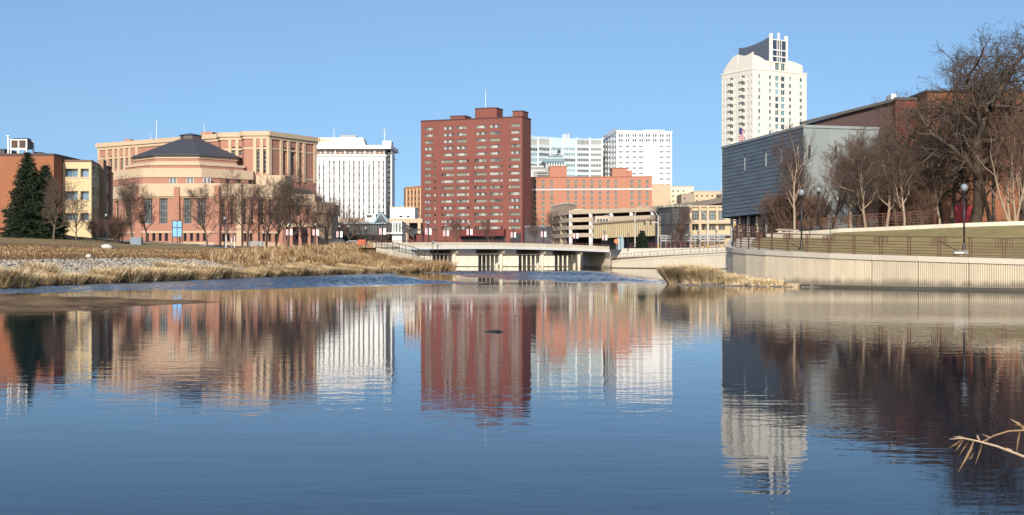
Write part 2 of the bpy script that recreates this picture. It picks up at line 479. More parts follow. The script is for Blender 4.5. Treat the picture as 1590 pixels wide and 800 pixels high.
def walk(path, step):
    """points every step metres along a plan path -> (point, direction, inward)"""
    pts = [Vector(p[:2]) for p in path]; out = []; s = 0.0; nxt = 0.0
    for a, b in zip(pts[:-1], pts[1:]):
        L = (b-a).length; d = (b-a)/L
        while nxt <= s+L:
            out.append(a+d*(nxt-s)); nxt += step
        s += L
    return out

def ribbed_panel():
    b = MB(); n = 24
    for i in range(n):      # shallow fluted face, one unit long, one unit high
        u0, u1, u2 = i/n, (i+.62)/n, (i+1)/n
        b.quad((u0,0,0),(u1,0,0),(u1,0,1),(u0,0,1)); b.quad((u1,0,0),(u1,.06,0),(u1,.06,1),(u1,0,1))
        b.quad((u1,.06,0),(u2,.06,0),(u2,.06,1),(u1,.06,1)); b.quad((u2,.06,0),(u2,0,0),(u2,0,1),(u2,.06,1))
    b.quad((0,.4,0),(0,0,0),(0,0,1),(0,.4,1)); b.quad((1,0,0),(1,.4,0),(1,.4,1),(1,0,1)); b.quad((0,0,1),(1,0,1),(1,.4,1),(0,.4,1))
    b.quad((1,.4,0),(0,.4,0),(0,.4,1),(1,.4,1))
    return mesh_of(b, 'panel', M_conc)
def plain_panel(m):
    b = MB(); b.box((0,0,0),(1,.4,1)); return mesh_of(b, 'panel', m)
PANEL_R, PANEL_P = ribbed_panel(), plain_panel(M_conc)

def river_wall(name, label, path, step, ztop, ribbed_from, capm=M_cap, base=True, low=-0.6, panel=None, face=0.0):
    pts = walk(path, step); t = thing(name, label, 'wall', (pts[0].x, pts[0].y, 0)); o = Vector((pts[0].x, pts[0].y, 0))
    led = MB(); top = []
    for i in range(len(pts)-1):
        p, q = pts[i], pts[i+1]; d = (q-p).normalized(); inn = Vector((-d.y, d.x)); L = (q-p).length
        z0, z1 = ztop(p+inn*1.6), ztop(q+inn*1.6)
        hh = max(z0, z1)-0.27-low
        put('panel', panel or (PANEL_R if i >= ribbed_from else PANEL_P), t, (p.x-o.x+d.x*.02, p.y-o.y+d.y*.02, low), math.atan2(d.y, d.x), (L-.04, 1, hh))
        c = MB(); a0 = p-inn*.07+d*.006; a1 = q-inn*.07-d*.006; b0 = p+inn*.8+d*.006; b1 = q+inn*.8-d*.006
        n = len(c.v)
        c.v += [(a0.x,a0.y,z0-.3),(a1.x,a1.y,z1-.3),(b1.x,b1.y,z1-.3),(b0.x,b0.y,z0-.3),(a0.x,a0.y,z0),(a1.x,a1.y,z1),(b1.x,b1.y,z1),(b0.x,b0.y,z0)]
        for f in ((0,3,2,1),(4,5,6,7),(0,1,5,4),(1,2,6,5),(2,3,7,6),(3,0,4,7)): c.f.append(f); c.m.append(0)
        c.build('cap_stone', capm, t, o)
        if base:
            e0, e1 = p-inn*.22, q-inn*.22; f0, f1 = p+inn*.1, q+inn*.1
            led.poly([(e0.x,e0.y,-.5),(e1.x,e1.y,-.5),(e1.x,e1.y,.12),(e0.x,e0.y,.12)]); led.poly([(e0.x,e0.y,.12),(e1.x,e1.y,.12),(f1.x,f1.y,.16),(f0.x,f0.y,.16)])
        top.append((p, q, inn, z0, z1))
    if base: led.build('footing_ledge', M_concd, t, o)
    return t, top

def ztop_near(p): return H(p.x, p.y)+0.07
near_wall, near_top = river_wall('river_wall', 'pale concrete river wall with fluted panels below the brown railing on the right bank', NEAR_PATH, 2.9, ztop_near, 19)
b = MB()
for p, q, inn, z0, z1 in near_top:
    a0, a1 = p+inn*.7, q+inn*.7; b0, b1 = p+inn*1.7, q+inn*1.7
    b.quad((a0.x,a0.y,z0-.012),(a1.x,a1.y,z1-.012),(b1.x,b1.y,z1-.012),(b0.x,b0.y,z0-.012))
tag(b.build('promenade', M_cap), kind='structure')

def post_mesh(h, m, double=True):
    b = MB()
    if double:
        for s in (-.075, .075): b.box((s-.022,-.022,0),(s+.022,.022,h))
        b.box((-.11,-.07,0),(.11,.07,.025)); b.box((-.075,-.018,h-.05),(.075,.018,h-.012))
    else:
        b.box((-.03,-.03,0),(.03,.03,h)); b.box((-.06,-.06,0),(.06,.06,.02))
    return mesh_of(b, 'post', m)
def orn_mesh(h, m, s):
    """nested squared hooks on one side of a post"""
    b = MB()
    for s in (s,):
        for k, (x, zb) in enumerate(((.44,.56),(.31,.66),(.19,.76))):
            b.box((min(s*.09, s*x), -.02, h*zb-.015), (max(s*.09, s*x), .02, h*zb+.015))
            if k == 0: b.box((s*.10-.012,-.018,h*.5),(s*.10+.012,.018,h-.03))
            b.box((s*x-.015,-.02,h*zb),(s*x+.015,.02,h-.03))
    return mesh_of(b, 'ornament', m)
def railing(name, label, path3, h, m, rails, double=True, orn=0, spacing=None, rw=.042, balusters=0):
    """path3: list of (x,y,z) post feet; each post, rail and hook ornament is its own piece"""
    o = Vector(path3[0]); t = thing(name, label, 'railing', o)
    pm = post_mesh(h, m, double); om = [orn_mesh(h, m, -1), orn_mesh(h, m, 1)] if orn else None
    for i, p in enumerate(path3):
        p = Vector(p); nb = Vector(path3[min(i+1, len(path3)-1)])-Vector(path3[max(i-1, 0)]); rz = math.atan2(nb.y, nb.x)
        put('post', pm, t, p-o, rz)
        if orn and i % 2 == orn-1: put('ornament', om[0], t, p-o, rz); put('ornament', om[1], t, p-o, rz)
        if i+1 < len(path3):
            q = Vector(path3[i+1])
            for k in rails:
                stick('rail', p+Vector((0,0,h*k)), q+Vector((0,0,h*k)), rw if k < .99 else rw*1.6, rw if k < .99 else rw*1.4, m, t, o)
            if balusters:
                for j in range(1, balusters+1):
                    a = p.lerp(q, j/(balusters+1)); stick('baluster', a+Vector((0,0,.08)), a+Vector((0,0,h)), .03, .03, m, t, o)
    return t
def path_at(path, step, off, zf, dz=0.0):
    pts = walk(path, step); out = []
    for i, p in enumerate(pts):
        a = pts[max(i-1,0)]; c = pts[min(i+1,len(pts)-1)]; d = (c-a).normalized(); inn = Vector((-d.y, d.x)); q = p+inn*off
        out.append((q.x, q.y, zf(p+inn*1.6)+dz))
    return out
railing('river_railing', 'long rust brown railing with square hook ornaments along the top of the near river wall',
        path_at(NEAR_PATH, 1.8, .42, ztop_near), 1.08, M_rail, (.13,.28,.43,.58,.73,1.0), True, 1)

# far flood wall between the bridge and the near point, with a path ramp behind it
FW = walk(FAR_PATH, 2.9)
def ztop_far(p):
    s = (p.x-17)/(46-17); return 1.0 + 2.2*min(1.0, max(0, s))**0.7
far_wall, _ = river_wall('flood_wall', 'low cream flood wall curving from the bridge to the right, under the ramp railing', FAR_PATH, 4.2, ztop_far, 99, M_concw, True, -.6, plain_panel(M_concw))
railing('ramp_railing', 'grey railing climbing the ramp right of the bridge above the cream flood wall',
        path_at(FAR_PATH, 1.9, .45, ztop_far), 1.05, mat('weathered_rail', (0.16,0.13,0.115), .6), (.12,.45,1.0), False, 0, balusters=1)
# sloped concrete apron behind that ramp
b = MB(); ap = path_at(FAR_PATH, 2.0, .7, ztop_far); ap2 = path_at(FAR_PATH, 2.0, 2.6, ztop_far); ap3 = path_at(FAR_PATH, 2.0, 4.6, ztop_far); ap4 = path_at(FAR_PATH, 2.0, 6.5, ztop_far)
for i in range(len(ap)-1):
    p, q, p2, q2, p3, q3, p4, q4 = ap[i], ap[i+1], ap2[i], ap2[i+1], ap3[i], ap3[i+1], ap4[i], ap4[i+1]
    zz = lambda r: (r[0], r[1], r[2]-.03); up3 = lambda r: (r[0], r[1], 3.62)
    b.quad(zz(p), zz(q), zz(q2), zz(p2)); b.quad(zz(p2), zz(q2), up3(q3), up3(p3)); b.quad(up3(p3), up3(q3), up3(q4), up3(p4))
ap = [(r[0],r[1],r[2]) for r in ap3]
tag(b.build('ramp_apron', M_concw), 'pale concrete apron sloping up behind the ramp railing right of the bridge', 'apron')
up = [(p[0], p[1], 3.6) for p in ap4]
railing('street_railing', 'thin rust red railing at street level right of the bridge, above the concrete apron', up, 1.0, mat('red_rail', (0.20,0.07,0.05), .6), (.15,.4,.65,1.0), False)

# wall across the channel seen between the bridge piers
UND = [(-58,268),(-30,266),(14,262)]
river_wall('channel_wall', 'cream concrete channel wall seen between the piers under the bridge', UND, 4.4, lambda p: 2.3, 99, M_concw, True, -.6, plain_panel(M_concw))

# ---------------------------------------------------------------- road bridge
BA, BB = Vector((-19.0, 167.7)), Vector((17.4, 218.5)); BL = (BB-BA).length; BD = (BB-BA)/BL; BK = Vector((-.35,.937)); BW = 11.5
def btop(s):
    t = s/BL; return 3.9 + 0.34*math.sin(math.pi*min(1, max(0, t)))
def bpt(s, k=0.0): return BA+BD*s+BK*k
bridge = thing('road_bridge', 'low concrete road bridge on rows of round columns crossing the river', 'bridge', (bpt(0).x, bpt(0).y, 0)); bo = bridge.location.copy()
M_par = mat('parapet_concrete', (0.72,0.62,0.48), .85, var=.14, scale=.5, streak=.14, rand=.07)
M_beam = mat('white_edge_beam', (0.82,0.80,0.75), .8, var=.1, scale=.4, streak=.1)
npan = 25
for side in (0, 1):
    k0, k1 = (0, .28) if side == 0 else (BW-.28, BW)
    for i in range(npan):
        s0, s1 = BL*i/npan+.012, BL*(i+1)/npan-.012
        c = MB(); z0, z1 = btop(s0), btop(s1)
        P = [bpt(s0,k0), bpt(s1,k0), bpt(s1,k1), bpt(s0,k1)]; Z = [z0,z1,z1,z0]
        c.v += [(p.x,p.y,z-.66) for p, z in zip(P, Z)] + [(p.x,p.y,z) for p, z in zip(P, Z)]
        for f in ((0,3,2,1),(4,5,6,7),(0,1,5,4),(1,2,6,5),(2,3,7,6),(3,0,4,7)): c.f.append(f); c.m.append(0)
        c.build('parapet_panel', M_par, bridge, bo)
s_on = 7.5                                      # the deck leaves the abutment here
def sweep(name, m, ka, kb, za, zb, sa=0.0, sb=BL, n=24):
    c = MB()
    for i in range(n):
        s0 = sa+(sb-sa)*i/n; s1 = sa+(sb-sa)*(i+1)/n; t0, t1 = btop(s0), btop(s1)
        a0,a1,b0,b1 = bpt(s0,ka),bpt(s1,ka),bpt(s0,kb),bpt(s1,kb)
        c.quad((a0.x,a0.y,t0+za),(a1.x,a1.y,t1+za),(a1.x,a1.y,t1+zb),(a0.x,a0.y,t0+zb))
        c.quad((b1.x,b1.y,t1+za),(b0.x,b0.y,t0+za),(b0.x,b0.y,t0+zb),(b1.x,b1.y,t1+zb))
        c.quad((a0.x,a0.y,t0+zb),(a1.x,a1.y,t1+zb),(b1.x,b1.y,t1+zb),(b0.x,b0.y,t0+zb))
        c.quad((b0.x,b0.y,t0+za),(b1.x,b1.y,t1+za),(a1.x,a1.y,t1+za),(a0.x,a0.y,t0+za))
        if i == 0: c.quad((b0.x,b0.y,t0+za),(a0.x,a0.y,t0+za),(a0.x,a0.y,t0+zb),(b0.x,b0.y,t0+zb))
        if i == n-1: c.quad((a1.x,a1.y,t1+za),(b1.x,b1.y,t1+za),(b1.x,b1.y,t1+zb),(a1.x,a1.y,t1+zb))
    return c.build(name, m, bridge, bo)
sweep('edge_beam', M_beam, -.16, .34, -1.02, -.665, s_on-2)
sweep('deck', M_conc, .35, BW-.35, -1.00, -.70)
sweep('back_beam', M_beam, BW-.34, BW+.16, -1.02, -.665, s_on-2)
sweep('road_surface', mat('asphalt', (0.055,0.054,0.053), .9, var=.2), 1.2, BW-1.2, -.695, -.64)
cm = MB(); cm.tube([(0,0,-1.2),(0,0,2.35)], .27, 12); COLM = mesh_of(cm, 'pier_column', M_concw, True)
for (px, D) in ((705,179.5),(778,190.5),(842,202),(899,213)):
    r_ = (px-PX0)/F; q_ = BA+BK*.55; s = (r_*q_.y-q_.x)/(BD.x-r_*BD.y)
    for k in range(6):
        p = bpt(s, .55+k*2.05); put('pier_column', COLM, bridge, (p.x-bo.x, p.y-bo.y, .04))
    c = MB(); a, e = bpt(s, .45), bpt(s, BW-.3); zt = btop(s)-1.02
    c.bar((a.x,a.y,zt-.33),(e.x,e.y,zt-.33), 1.15, .64); c.build('pier_cap', mat('shade_dark_concrete',(.30,.25,.19),.9,var=.2,streak=.2), bridge, bo)  # caps coloured darker to give the shade under the deck
# abutments and slope walls
def abut(s0, s1, k0, name='abutment'):
    c = MB(); a, e = bpt(s0,k0), bpt(s1,k0); g, h = bpt(s1,BW), bpt(s0,BW)
    c.prism([(a.x,a.y),(e.x,e.y),(g.x,g.y),(h.x,h.y)], -.8, 2.86); c.build(name, M_conc, bridge, bo)
abut(-.5, s_on, .5); abut(BL-.4, BL+1.5, 1.2)
# road beyond each end of the bridge
def ribbon(name, pts, width, m, dz=.03, n=10, kind='structure'):
    c = MB(); P = []
    for a, e in zip(pts[:-1], pts[1:]):
        for i in range(n): P.append(Vector(a).lerp(Vector(e), i/n))
    P.append(Vector(pts[-1])); L = []
    for i, p in enumerate(P):
        d = (P[min(i+1,len(P)-1)]-P[max(i-1,0)]).normalized(); nn = Vector((-d.y, d.x))*width/2
        L.append([(q.x, q.y, H(q.x,q.y)+dz) for q in (p-nn, p, p+nn)])
    for a, e in zip(L[:-1], L[1:]):
        c.quad(a[0],e[0],e[1],a[1]); c.quad(a[1],e[1],e[2],a[2])
    o = c.build(name, m); tag(o, kind=kind); return o
e0 = bpt(-.5, BW/2); e1 = bpt(BL+1, BW/2)
ribbon('road', [(e0.x-42,e0.y+42),(e0.x-22,e0.y+20),(e0.x-8,e0.y+2),(e0.x,e0.y)], 7.5, MATS['asphalt'], .05)
ribbon('road', [(e1.x,e1.y),(e1.x+14,e1.y+19),(e1.x+40,e1.y+40)], 7.5, MATS['asphalt'], .05)
ribbon('path', [(-66,176),(-52,196),(-40,188),(-26,172)], 2.4, M_cap, .05, 14)

# railing on the parapet
rp = []
for i in range(0, npan+1):
    s = BL*i/npan; p = bpt(s, .14); rp.append((p.x, p.y, btop(s)))
railing('bridge_railing', 'thin rust red rail along the top of the bridge parapet', rp, .30, MATS['red_rail'], (.55, 1.0), False)
# left wing: pale slope wall with dark railing going down under the bridge
wing = [(px, D, z) for px, D, z in ((584,159.5,3.15),(610,161.5,2.85),(640,164.5,2.25),(668,168.5,1.45),(684,172.5,.9))]
b = MB()
for (p0, D0, z0), (p1, D1, z1) in zip(wing[:-1], wing[1:]):
    a, e = Vector((XP(p0,D0),D0)), Vector((XP(p1,D1),D1)); d = (e-a).normalized(); inn = Vector((-d.y,d.x))
    a2, e2 = a+inn*1.7, e+inn*1.7; a3, e3 = a+inn*4.6, e+inn*4.6
    b.quad((a.x,a.y,-.4),(e.x,e.y,-.4),(e.x,e.y,z1),(a.x,a.y,z0)); b.quad((a.x,a.y,z0),(e.x,e.y,z1),(e2.x,e2.y,z1),(a2.x,a2.y,z0))
    b.quad((a2.x,a2.y,z0),(e2.x,e2.y,z1),(e3.x,e3.y,3.0),(a3.x,a3.y,3.2))
tag(b.build('wing_wall', M_concw), 'pale concrete wing wall and path sloping down under the left end of the bridge', 'wall')
wp = []
for (p0, D0, z0), (p1, D1, z1) in zip(wing[:-1], wing[1:]):
    for j in range(3):
        f = j/3; D = D0+(D1-D0)*f; wp.append((XP(p0,D0)*(1-f)+XP(p1,D1)*f, D, z0+(z1-z0)*f))
railing('path_railing', 'black railing beside the path that drops under the left end of the bridge', wp, 1.05, M_raild, (.1,.5,1.0), False, 0, balusters=1)

# ---------------------------------------------------------------- sandbar, riprap, grasses
M_sand = mat('wet_sand', (0.19,0.125,0.07), .95, var=.3, scale=1.3, bump=1.0, bscale=7, grain=.25, col2=(0.085,0.058,0.036), spec=.06)
def sandbar():
    xs = np.linspace(-34, -9.5, 130); ys = np.linspace(33, 52, 80); X, Y = np.meshgrid(xs, ys)
    def lobe(cx, cy, rx, ry, h, tilt=0.0):
        u = (X-cx)/rx; v = (Y-cy-(X-cx)*tilt)/ry; return h*(1-u*u-v*v)
    z = np.maximum(lobe(-26,47.5,14.6,2.8,.34,.03), lobe(-26.5,41,12.8,3.2,.26,.02))
    z = z + .035*np.sin(X*1.7+Y)*np.sin(Y*2.1)+.02*np.sin(X*5+Y*3)*np.sin(Y*6-X) - .01
    z = np.maximum(z, -.25)
    n0, n1 = len(xs), len(ys); k = (np.arange(n1-1)[:,None]*n0+np.arange(n0-1)[None,:]).ravel()
    o = soup('sandbar', np.c_[X.ravel(),Y.ravel(),z.ravel()], np.c_[k,k+1,k+1+n0,k+n0], M_sand, smooth=True); tag(o, kind='structure')
sandbar()

ICO_V = None
def rock_soup(name, centers, sizes, m, kind='stuff', seed=1, label=None, cat=None):
    rng = np.random.default_rng(seed)
    phi = (1+5**.5)/2
    iv = np.array([(-1,phi,0),(1,phi,0),(-1,-phi,0),(1,-phi,0),(0,-1,phi),(0,1,phi),(0,-1,-phi),(0,1,-phi),(phi,0,-1),(phi,0,1),(-phi,0,-1),(-phi,0,1)])/1.9
    it = np.array([(0,11,5),(0,5,1),(0,1,7),(0,7,10),(0,10,11),(1,5,9),(5,11,4),(11,10,2),(10,7,6),(7,1,8),(3,9,4),(3,4,2),(3,2,6),(3,6,8),(3,8,9),(4,9,5),(2,4,11),(6,2,10),(8,6,7),(9,8,1)])
    n = len(centers); sc = sizes[:,None,None]*rng.uniform(.55,1.25,(n,1,3))*np.array((1,1,.62)); jit = rng.uniform(.75,1.2,(n,12,1))
    V = (iv[None]*jit*sc)
    a = rng.uniform(0,6.28,n); ca, sa = np.cos(a)[:,None], np.sin(a)[:,None]
    V = np.stack((V[:,:,0]*ca-V[:,:,1]*sa, V[:,:,0]*sa+V[:,:,1]*ca, V[:,:,2]), -1)+centers[:,None,:]
    T = it[None]+(np.arange(n)*12)[:,None,None]
    tone = rng.uniform(.55,1.25,(n,1,1))*np.array((1,.96,.88))
    C = np.repeat(tone*np.array((.36,.33,.29)), 12, 1)
    o = soup(name, V.reshape(-1,3), T.reshape(-1,3), m, colors=C.reshape(-1,3)); tag(o, label, cat, kind=kind); return o
M_rock = mat('riprap_stone', (.4,.38,.34), .9, var=.2, scale=3, attr='Col', grain=.15, spec=.2)

def bank_points(n, dlo, dhi, xlo, xhi, ylo, yhi, rng, cond=None):
    """random points on the left bank whose distance from the water lies in a band"""
    out = []
    while sum(len(o) for o in out) < n:
        x = rng.uniform(xlo, xhi, n*4); y = rng.uniform(ylo, yhi, n*4); d, w = river_dist(x, y)
        ok = (d > dlo) & (d < dhi)
        if cond is not None: ok &= cond(x, y, d)
        out.append(np.c_[x[ok], y[ok], d[ok]])
    return np.concatenate(out)[:n]
rg = np.random.default_rng(11)
bp = bank_points(11000, 2.6, 6.8, -60, -14, 50, 152, rg, lambda x, y, d: (x < -8) & (d < 6.8-np.clip((y-118)/10,0,5)) & (rg.random(x.shape) < np.clip(1.15-(y-70)/95, .1, 1)))
rock_soup('riprap', np.c_[bp[:,0], bp[:,1], height(bp[:,0], bp[:,1])+.03], rg.uniform(.07,.21,len(bp)), M_rock, seed=3, label='pale broken riprap stones on the left bank', cat='stones')

M_grass = mat('dry_grass', (.5,.4,.2), .9, var=.25, scale=.5, attr='Col', spec=.1)
def blades(name, base, h, width, lean_dir, lean, cols, label, m=None, rngs=None):
    """many bent grass blades as one mesh: base (n,3), h (n,), lean_dir angle (n,), lean amount (n,)"""
    n = len(base); rng = rngs or np.random.default_rng(5)
    fa = rng.uniform(0, 6.28, n); wx, wy = np.cos(fa)*width/2, np.sin(fa)*width/2
    lx, ly = np.cos(lean_dir)*lean*h, np.sin(lean_dir)*lean*h
    zero = np.zeros(n); wv = np.stack((wx, wy, zero), 1)
    mid = base+np.stack((lx*.35, ly*.35, h*.62), 1); tip = base+np.stack((lx, ly, h*(1-.35*np.clip(lean,0,1.2))), 1)
    V = np.stack((base-wv, base+wv, mid-wv*.8, mid+wv*.8, tip), 1).reshape(-1,3)
    k = np.arange(n)[:,None]*5
    T = np.stack((k+np.array([0,1,3]), k+np.array([0,3,2]), k+np.array([2,3,4])), 1).reshape(-1,3)
    C = np.repeat(cols, 5, 0)
    o = soup(name, V, T, m or M_grass, colors=C); tag(o, label, 'grass', kind='stuff'); return o
TAN, PALE, RUST, DARK = np.array((.68,.48,.25)), np.array((.80,.66,.44)), np.array((.27,.14,.065)), np.array((.15,.085,.04))
def mixcol(n, rng, ws):
    pick = rng.choice(4, n, p=ws); return np.stack((TAN,PALE,RUST,DARK))[pick]*rng.uniform(.7,1.2,(n,1))
# tall fountain clumps along the water's edge
def clumps(cs, per, hlo, hhi, rad, rng, ws, flare=.8):
    n = len(cs)*per; c = np.repeat(cs, per, 0); hs = np.repeat(rng.uniform(hlo,hhi,len(cs)), per)*rng.uniform(.55,1.1,n)
    ang = rng.uniform(0,6.28,n); rr = np.sqrt(rng.random(n))*rad
    bx, by = c[:,0]+np.cos(ang)*rr, c[:,1]+np.sin(ang)*rr
    lean = (rr/rad)**1.2*flare+rng.uniform(0,.25,n)
    tone = np.repeat(rng.uniform(.75,1.15,len(cs)), per)[:,None]
    return np.c_[bx,by,np.maximum(height(bx,by)-.03,-.05)], hs, ang+rng.normal(0,.4,n), lean, mixcol(n, rng, ws)*tone
rg = np.random.default_rng(21)
cs = []
for p in walk([(-40,50),(-30,72),(-28.5,86),(-25,108),(-19.5,130),(-12.5,154),(-10.6,176)], 1.9):
    cs.append((p.x-.75+rg.normal(0,.35), p.y+.2+rg.normal(0,.4)))
    if rg.random() < .4: cs.append((p.x-2.3+rg.normal(0,.5), p.y+rg.normal(0,.8)))
cs = np.array(cs)
B, h, a, l, c = clumps(cs, 900, .75, 1.6, .9, rg, (.48,.36,.11,.05), 1.2)
h = h*np.interp(B[:,1], [60,110,150], [1.0,.9,.72])
blades('bank_grass', B, h, .03, a, l, c, 'tall tan dry grass clumps along the left bank at the waterline', rngs=rg)
cs = np.concatenate((bank_points(200, 3.0, 13, -30, -9, 118, 178, rg), bank_points(150, .3, 5.5, -22, -9, 143, 176, rg)))
B, h, a, l, c = clumps(cs, 130, .6, 1.35, .8, rg, (.28,.12,.44,.16), .7)
wb = []
for (p0, D0, z0), (p1, D1, z1) in zip(wing[:-1], wing[1:]):
    for f in np.linspace(0, .9, 7):
        x_, y_ = XP(p0,D0)*(1-f)+XP(p1,D1)*f, D0+(D1-D0)*f
        for o_ in (.7, 1.7, 3.0): wb.append((x_+o_*.35+rg.normal(0,.3), y_-o_+rg.normal(0,.3)))
B2, h2, a2, l2, c2 = clumps(np.array(wb), 170, 1.2, 2.0, .8, rg, (.22,.08,.50,.20), .5)
zt_ = np.interp(B2[:,0], [-18,-14,-10], [1.0,.75,.2]); B2[:,2] = np.minimum(B2[:,2], 9)
B, h, a, l, c = [np.concatenate(q_) for q_ in ((B,B2),(h,h2),(a,a2),(l,l2),(c,c2))]
blades('bank_brush', B, h, .035, a, l, c, 'rusty brown dry brush on the bank beside the bridge', rngs=rg)
bp = bank_points(60000, 6.4, 20, -75, -14, 60, 165, rg)
n = len(bp); t = rg.random(n)
blades('meadow_grass', np.c_[bp[:,0],bp[:,1],height(bp[:,0],bp[:,1])-.02], rg.uniform(.06,.26,n)*(1+.5*np.sin(bp[:,0]*.8)*np.sin(bp[:,1]*.35)), .026, rg.uniform(0,6.28,n), rg.uniform(.1,1.0,n), mixcol(n, rg, (.26,.06,.44,.24))*.8, 'low brown meadow grass behind the stones on the left bank', rngs=rg)
# grass point below the near wall on the right
cs = np.c_[rg.normal(0,1,150), rg.normal(0,1,150)]
u = rg.random(170); cx = 12.4+u*5.0; cy = 84.5-u*7.6+rg.normal(0,.9,170); dd, _ = river_dist(cx, cy); ok = (dd < -.35) & (dd > -3.6)
cs = np.c_[cx[ok], cy[ok]]
def spit_h(x, y): return 0.0
pt = []
XS = np.linspace(9.4, 19.6, 68); YS = np.linspace(72.5, 90, 90); X, Y = np.meshgrid(XS, YS); dd, _ = river_dist(X, Y)
edge = 4.3*np.clip(1-(X-10.8)/7.2, .02, 1)*np.clip((Y-70)/4,0,1)*np.clip((89-Y)/4,0.05,1)
Am = .55*np.clip(1.12-(X-12.5)/5.2, 0, 1)
Z = np.where(dd < 0, Am*(1-np.clip(-dd/np.maximum(edge,.01), 0, 2))-.06, Am-.06)-.3*(Am < .02)+.05*np.sin(X*3)*np.sin(Y*2.3)
Z = np.maximum(Z, -.6)
n0, n1 = len(XS), len(YS); k = (np.arange(n1-1)[:,None]*n0+np.arange(n0-1)[None,:]).ravel()
tag(soup('spit', np.c_[X.ravel(),Y.ravel(),Z.ravel()], np.c_[k,k+1,k+1+n0,k+n0], mat('bank_soil', (.10,.075,.05), .9, var=.3, scale=2, bump=.8), smooth=True), kind='structure')
n = 60000; nc = 95; cu = rg.random(nc)**1.3; ccx = 11.4+cu**1.4*6.0+rg.normal(0,.3,nc); ccy = np.interp(ccx, [10.5,12,14,16,19], [85.5,83.0,79.3,75.4,71.3])+rg.uniform(-1.2,2.6,nc)*np.clip(1.2-cu,.2,1)
ch = rg.uniform(.9,1.9,nc)*np.clip(1.15-cu*1.05,.16,1); ci = rg.choice(nc, n, p=(ch**2)/(ch**2).sum()); ang = rg.uniform(0,6.28,n); rr = np.sqrt(rg.random(n))*(.35+.5*ch[ci])
bx, by = ccx[ci]+np.cos(ang)*rr*.6, ccy[ci]+np.sin(ang)*rr*.6; dd, _ = river_dist(bx, by); ed = 4.3*np.clip(1-(bx-10.8)/7.2, .02, 1)*np.clip((89-by)/4,.05,1)+.15
ok = (dd < -.04) & (-dd < ed); bx, by, ang, dd, ed, rr, ci = bx[ok], by[ok], ang[ok], dd[ok], ed[ok], rr[ok], ci[ok]; n = len(bx)
hh = ch[ci]*rg.uniform(.45,1.1,n); tn = rg.uniform(.75,1.15,nc)[ci][:,None]
blades('spit_grass', np.c_[bx, by, np.maximum(.5*(1+dd/ed)*np.clip(1.12-(bx-12.5)/5.2,0,1)-.08,-.02)], hh, .026, ang+rg.normal(0,.6,n), rr*.9+rg.uniform(.05,.4,n), mixcol(n, rg, (.36,.54,.07,.03))*tn*1.1, 'pale straw coloured grass growing on the point below the right wall', rngs=rg)
bp = np.c_[rg.uniform(10.8,19.4,900), rg.uniform(72.5,88,900)]; dd, _ = river_dist(bp[:,0], bp[:,1]); ed = 4.3*np.clip(1-(bp[:,0]-10.8)/7.2,.02,1)*np.clip((89-bp[:,1])/4,.05,1)
ok = (dd < 0) & (np.abs(-dd-ed) < .45); bp = bp[ok]
rock_soup('shore_stones', np.c_[bp, np.full(len(bp), .0)], rg.uniform(.07,.19,len(bp)), mat('wet_stone',(.14,.12,.1),.8,var=.3,scale=3), seed=9, label='small grey stones edging the grassy point on the right', cat='stones')

# ---------------------------------------------------------------- buildings: shared helpers
def glass(name, col, rough=.08):
    m = mat(name, col, rough, var=.25, scale=.25, spec=.6, rand=.25); return m
G_dark = glass('dark_glass', (.018,.022,.026)); G_mid = glass('grey_glass', (.07,.085,.09)); G_blind = mat('window_blind', (.36,.35,.33), .6, var=.1, rand=.12)
G_green = glass('green_glass', (.05,.09,.085)); G_blue = glass('blue_glass', (.10,.17,.24)); G_warm = glass('bronze_glass', (.06,.042,.032))
G_teal = glass('pale_teal_glass', (.22,.34,.36))
F_white = mat('white_frame', (.72,.70,.66), .6); F_dark = mat('dark_frame', (.05,.045,.04), .6); F_grey = mat('grey_frame', (.30,.30,.29), .6)
F_green = mat('green_panel', (.18,.19,.155), .6, rand=.1); F_tan = mat('tan_frame', (.50,.39,.26), .7)
_WIN = {}
def win_mesh(w, h, nx, ny, fm, gms, fw, depth, sill, glazed=True):
    """frame with mullions standing in the reveal; one pane material per light"""
    key = (round(w,2), round(h,2), nx, ny, fm.name, tuple(g.name for g in gms), fw, depth, sill, glazed)
    if key in _WIN: return _WIN[key]
    b = MB(); y1 = depth-.01; y0 = depth-min(.10, depth*.6); mats = [fm]+list(dict.fromkeys(gms)); 
    b.box((0,y0,0),(fw,y1,h)); b.box((w-fw,y0,0),(w,y1,h)); b.box((fw,y0,0),(w-fw,y1,fw)); b.box((fw,y0,h-fw),(w-fw,y1,h))
    for i in range(1, nx): b.box((w*i/nx-fw/2,y0+.02,fw),(w*i/nx+fw/2,y1,h-fw))
    for j in range(1, ny): b.box((fw,y0+.03,h*j/ny-fw/2),(w-fw,y1,h*j/ny+fw/2))
    for i in range(nx if glazed else 0):
        g = mats.index(gms[i % len(gms)])
        b.quad((w*i/nx,y1-.02,0),(w*(i+1)/nx,y1-.02,0),(w*(i+1)/nx,y1-.02,h),(w*i/nx,y1-.02,h), g)
    if sill: b.box((-.08,-.10,-.14),(w+.08,y0,0), 0)
    _WIN[key] = mesh_of(b, 'window', mats); return _WIN[key]
def pane_mesh(w, h, g, y):
    key = ('pane', round(w,2), round(h,2), g.name, round(y,3))
    if key not in _WIN: b = MB(); b.box((0,y-.012,0),(w,y,h)); _WIN[key] = mesh_of(b, 'pane', g)
    return _WIN[key]
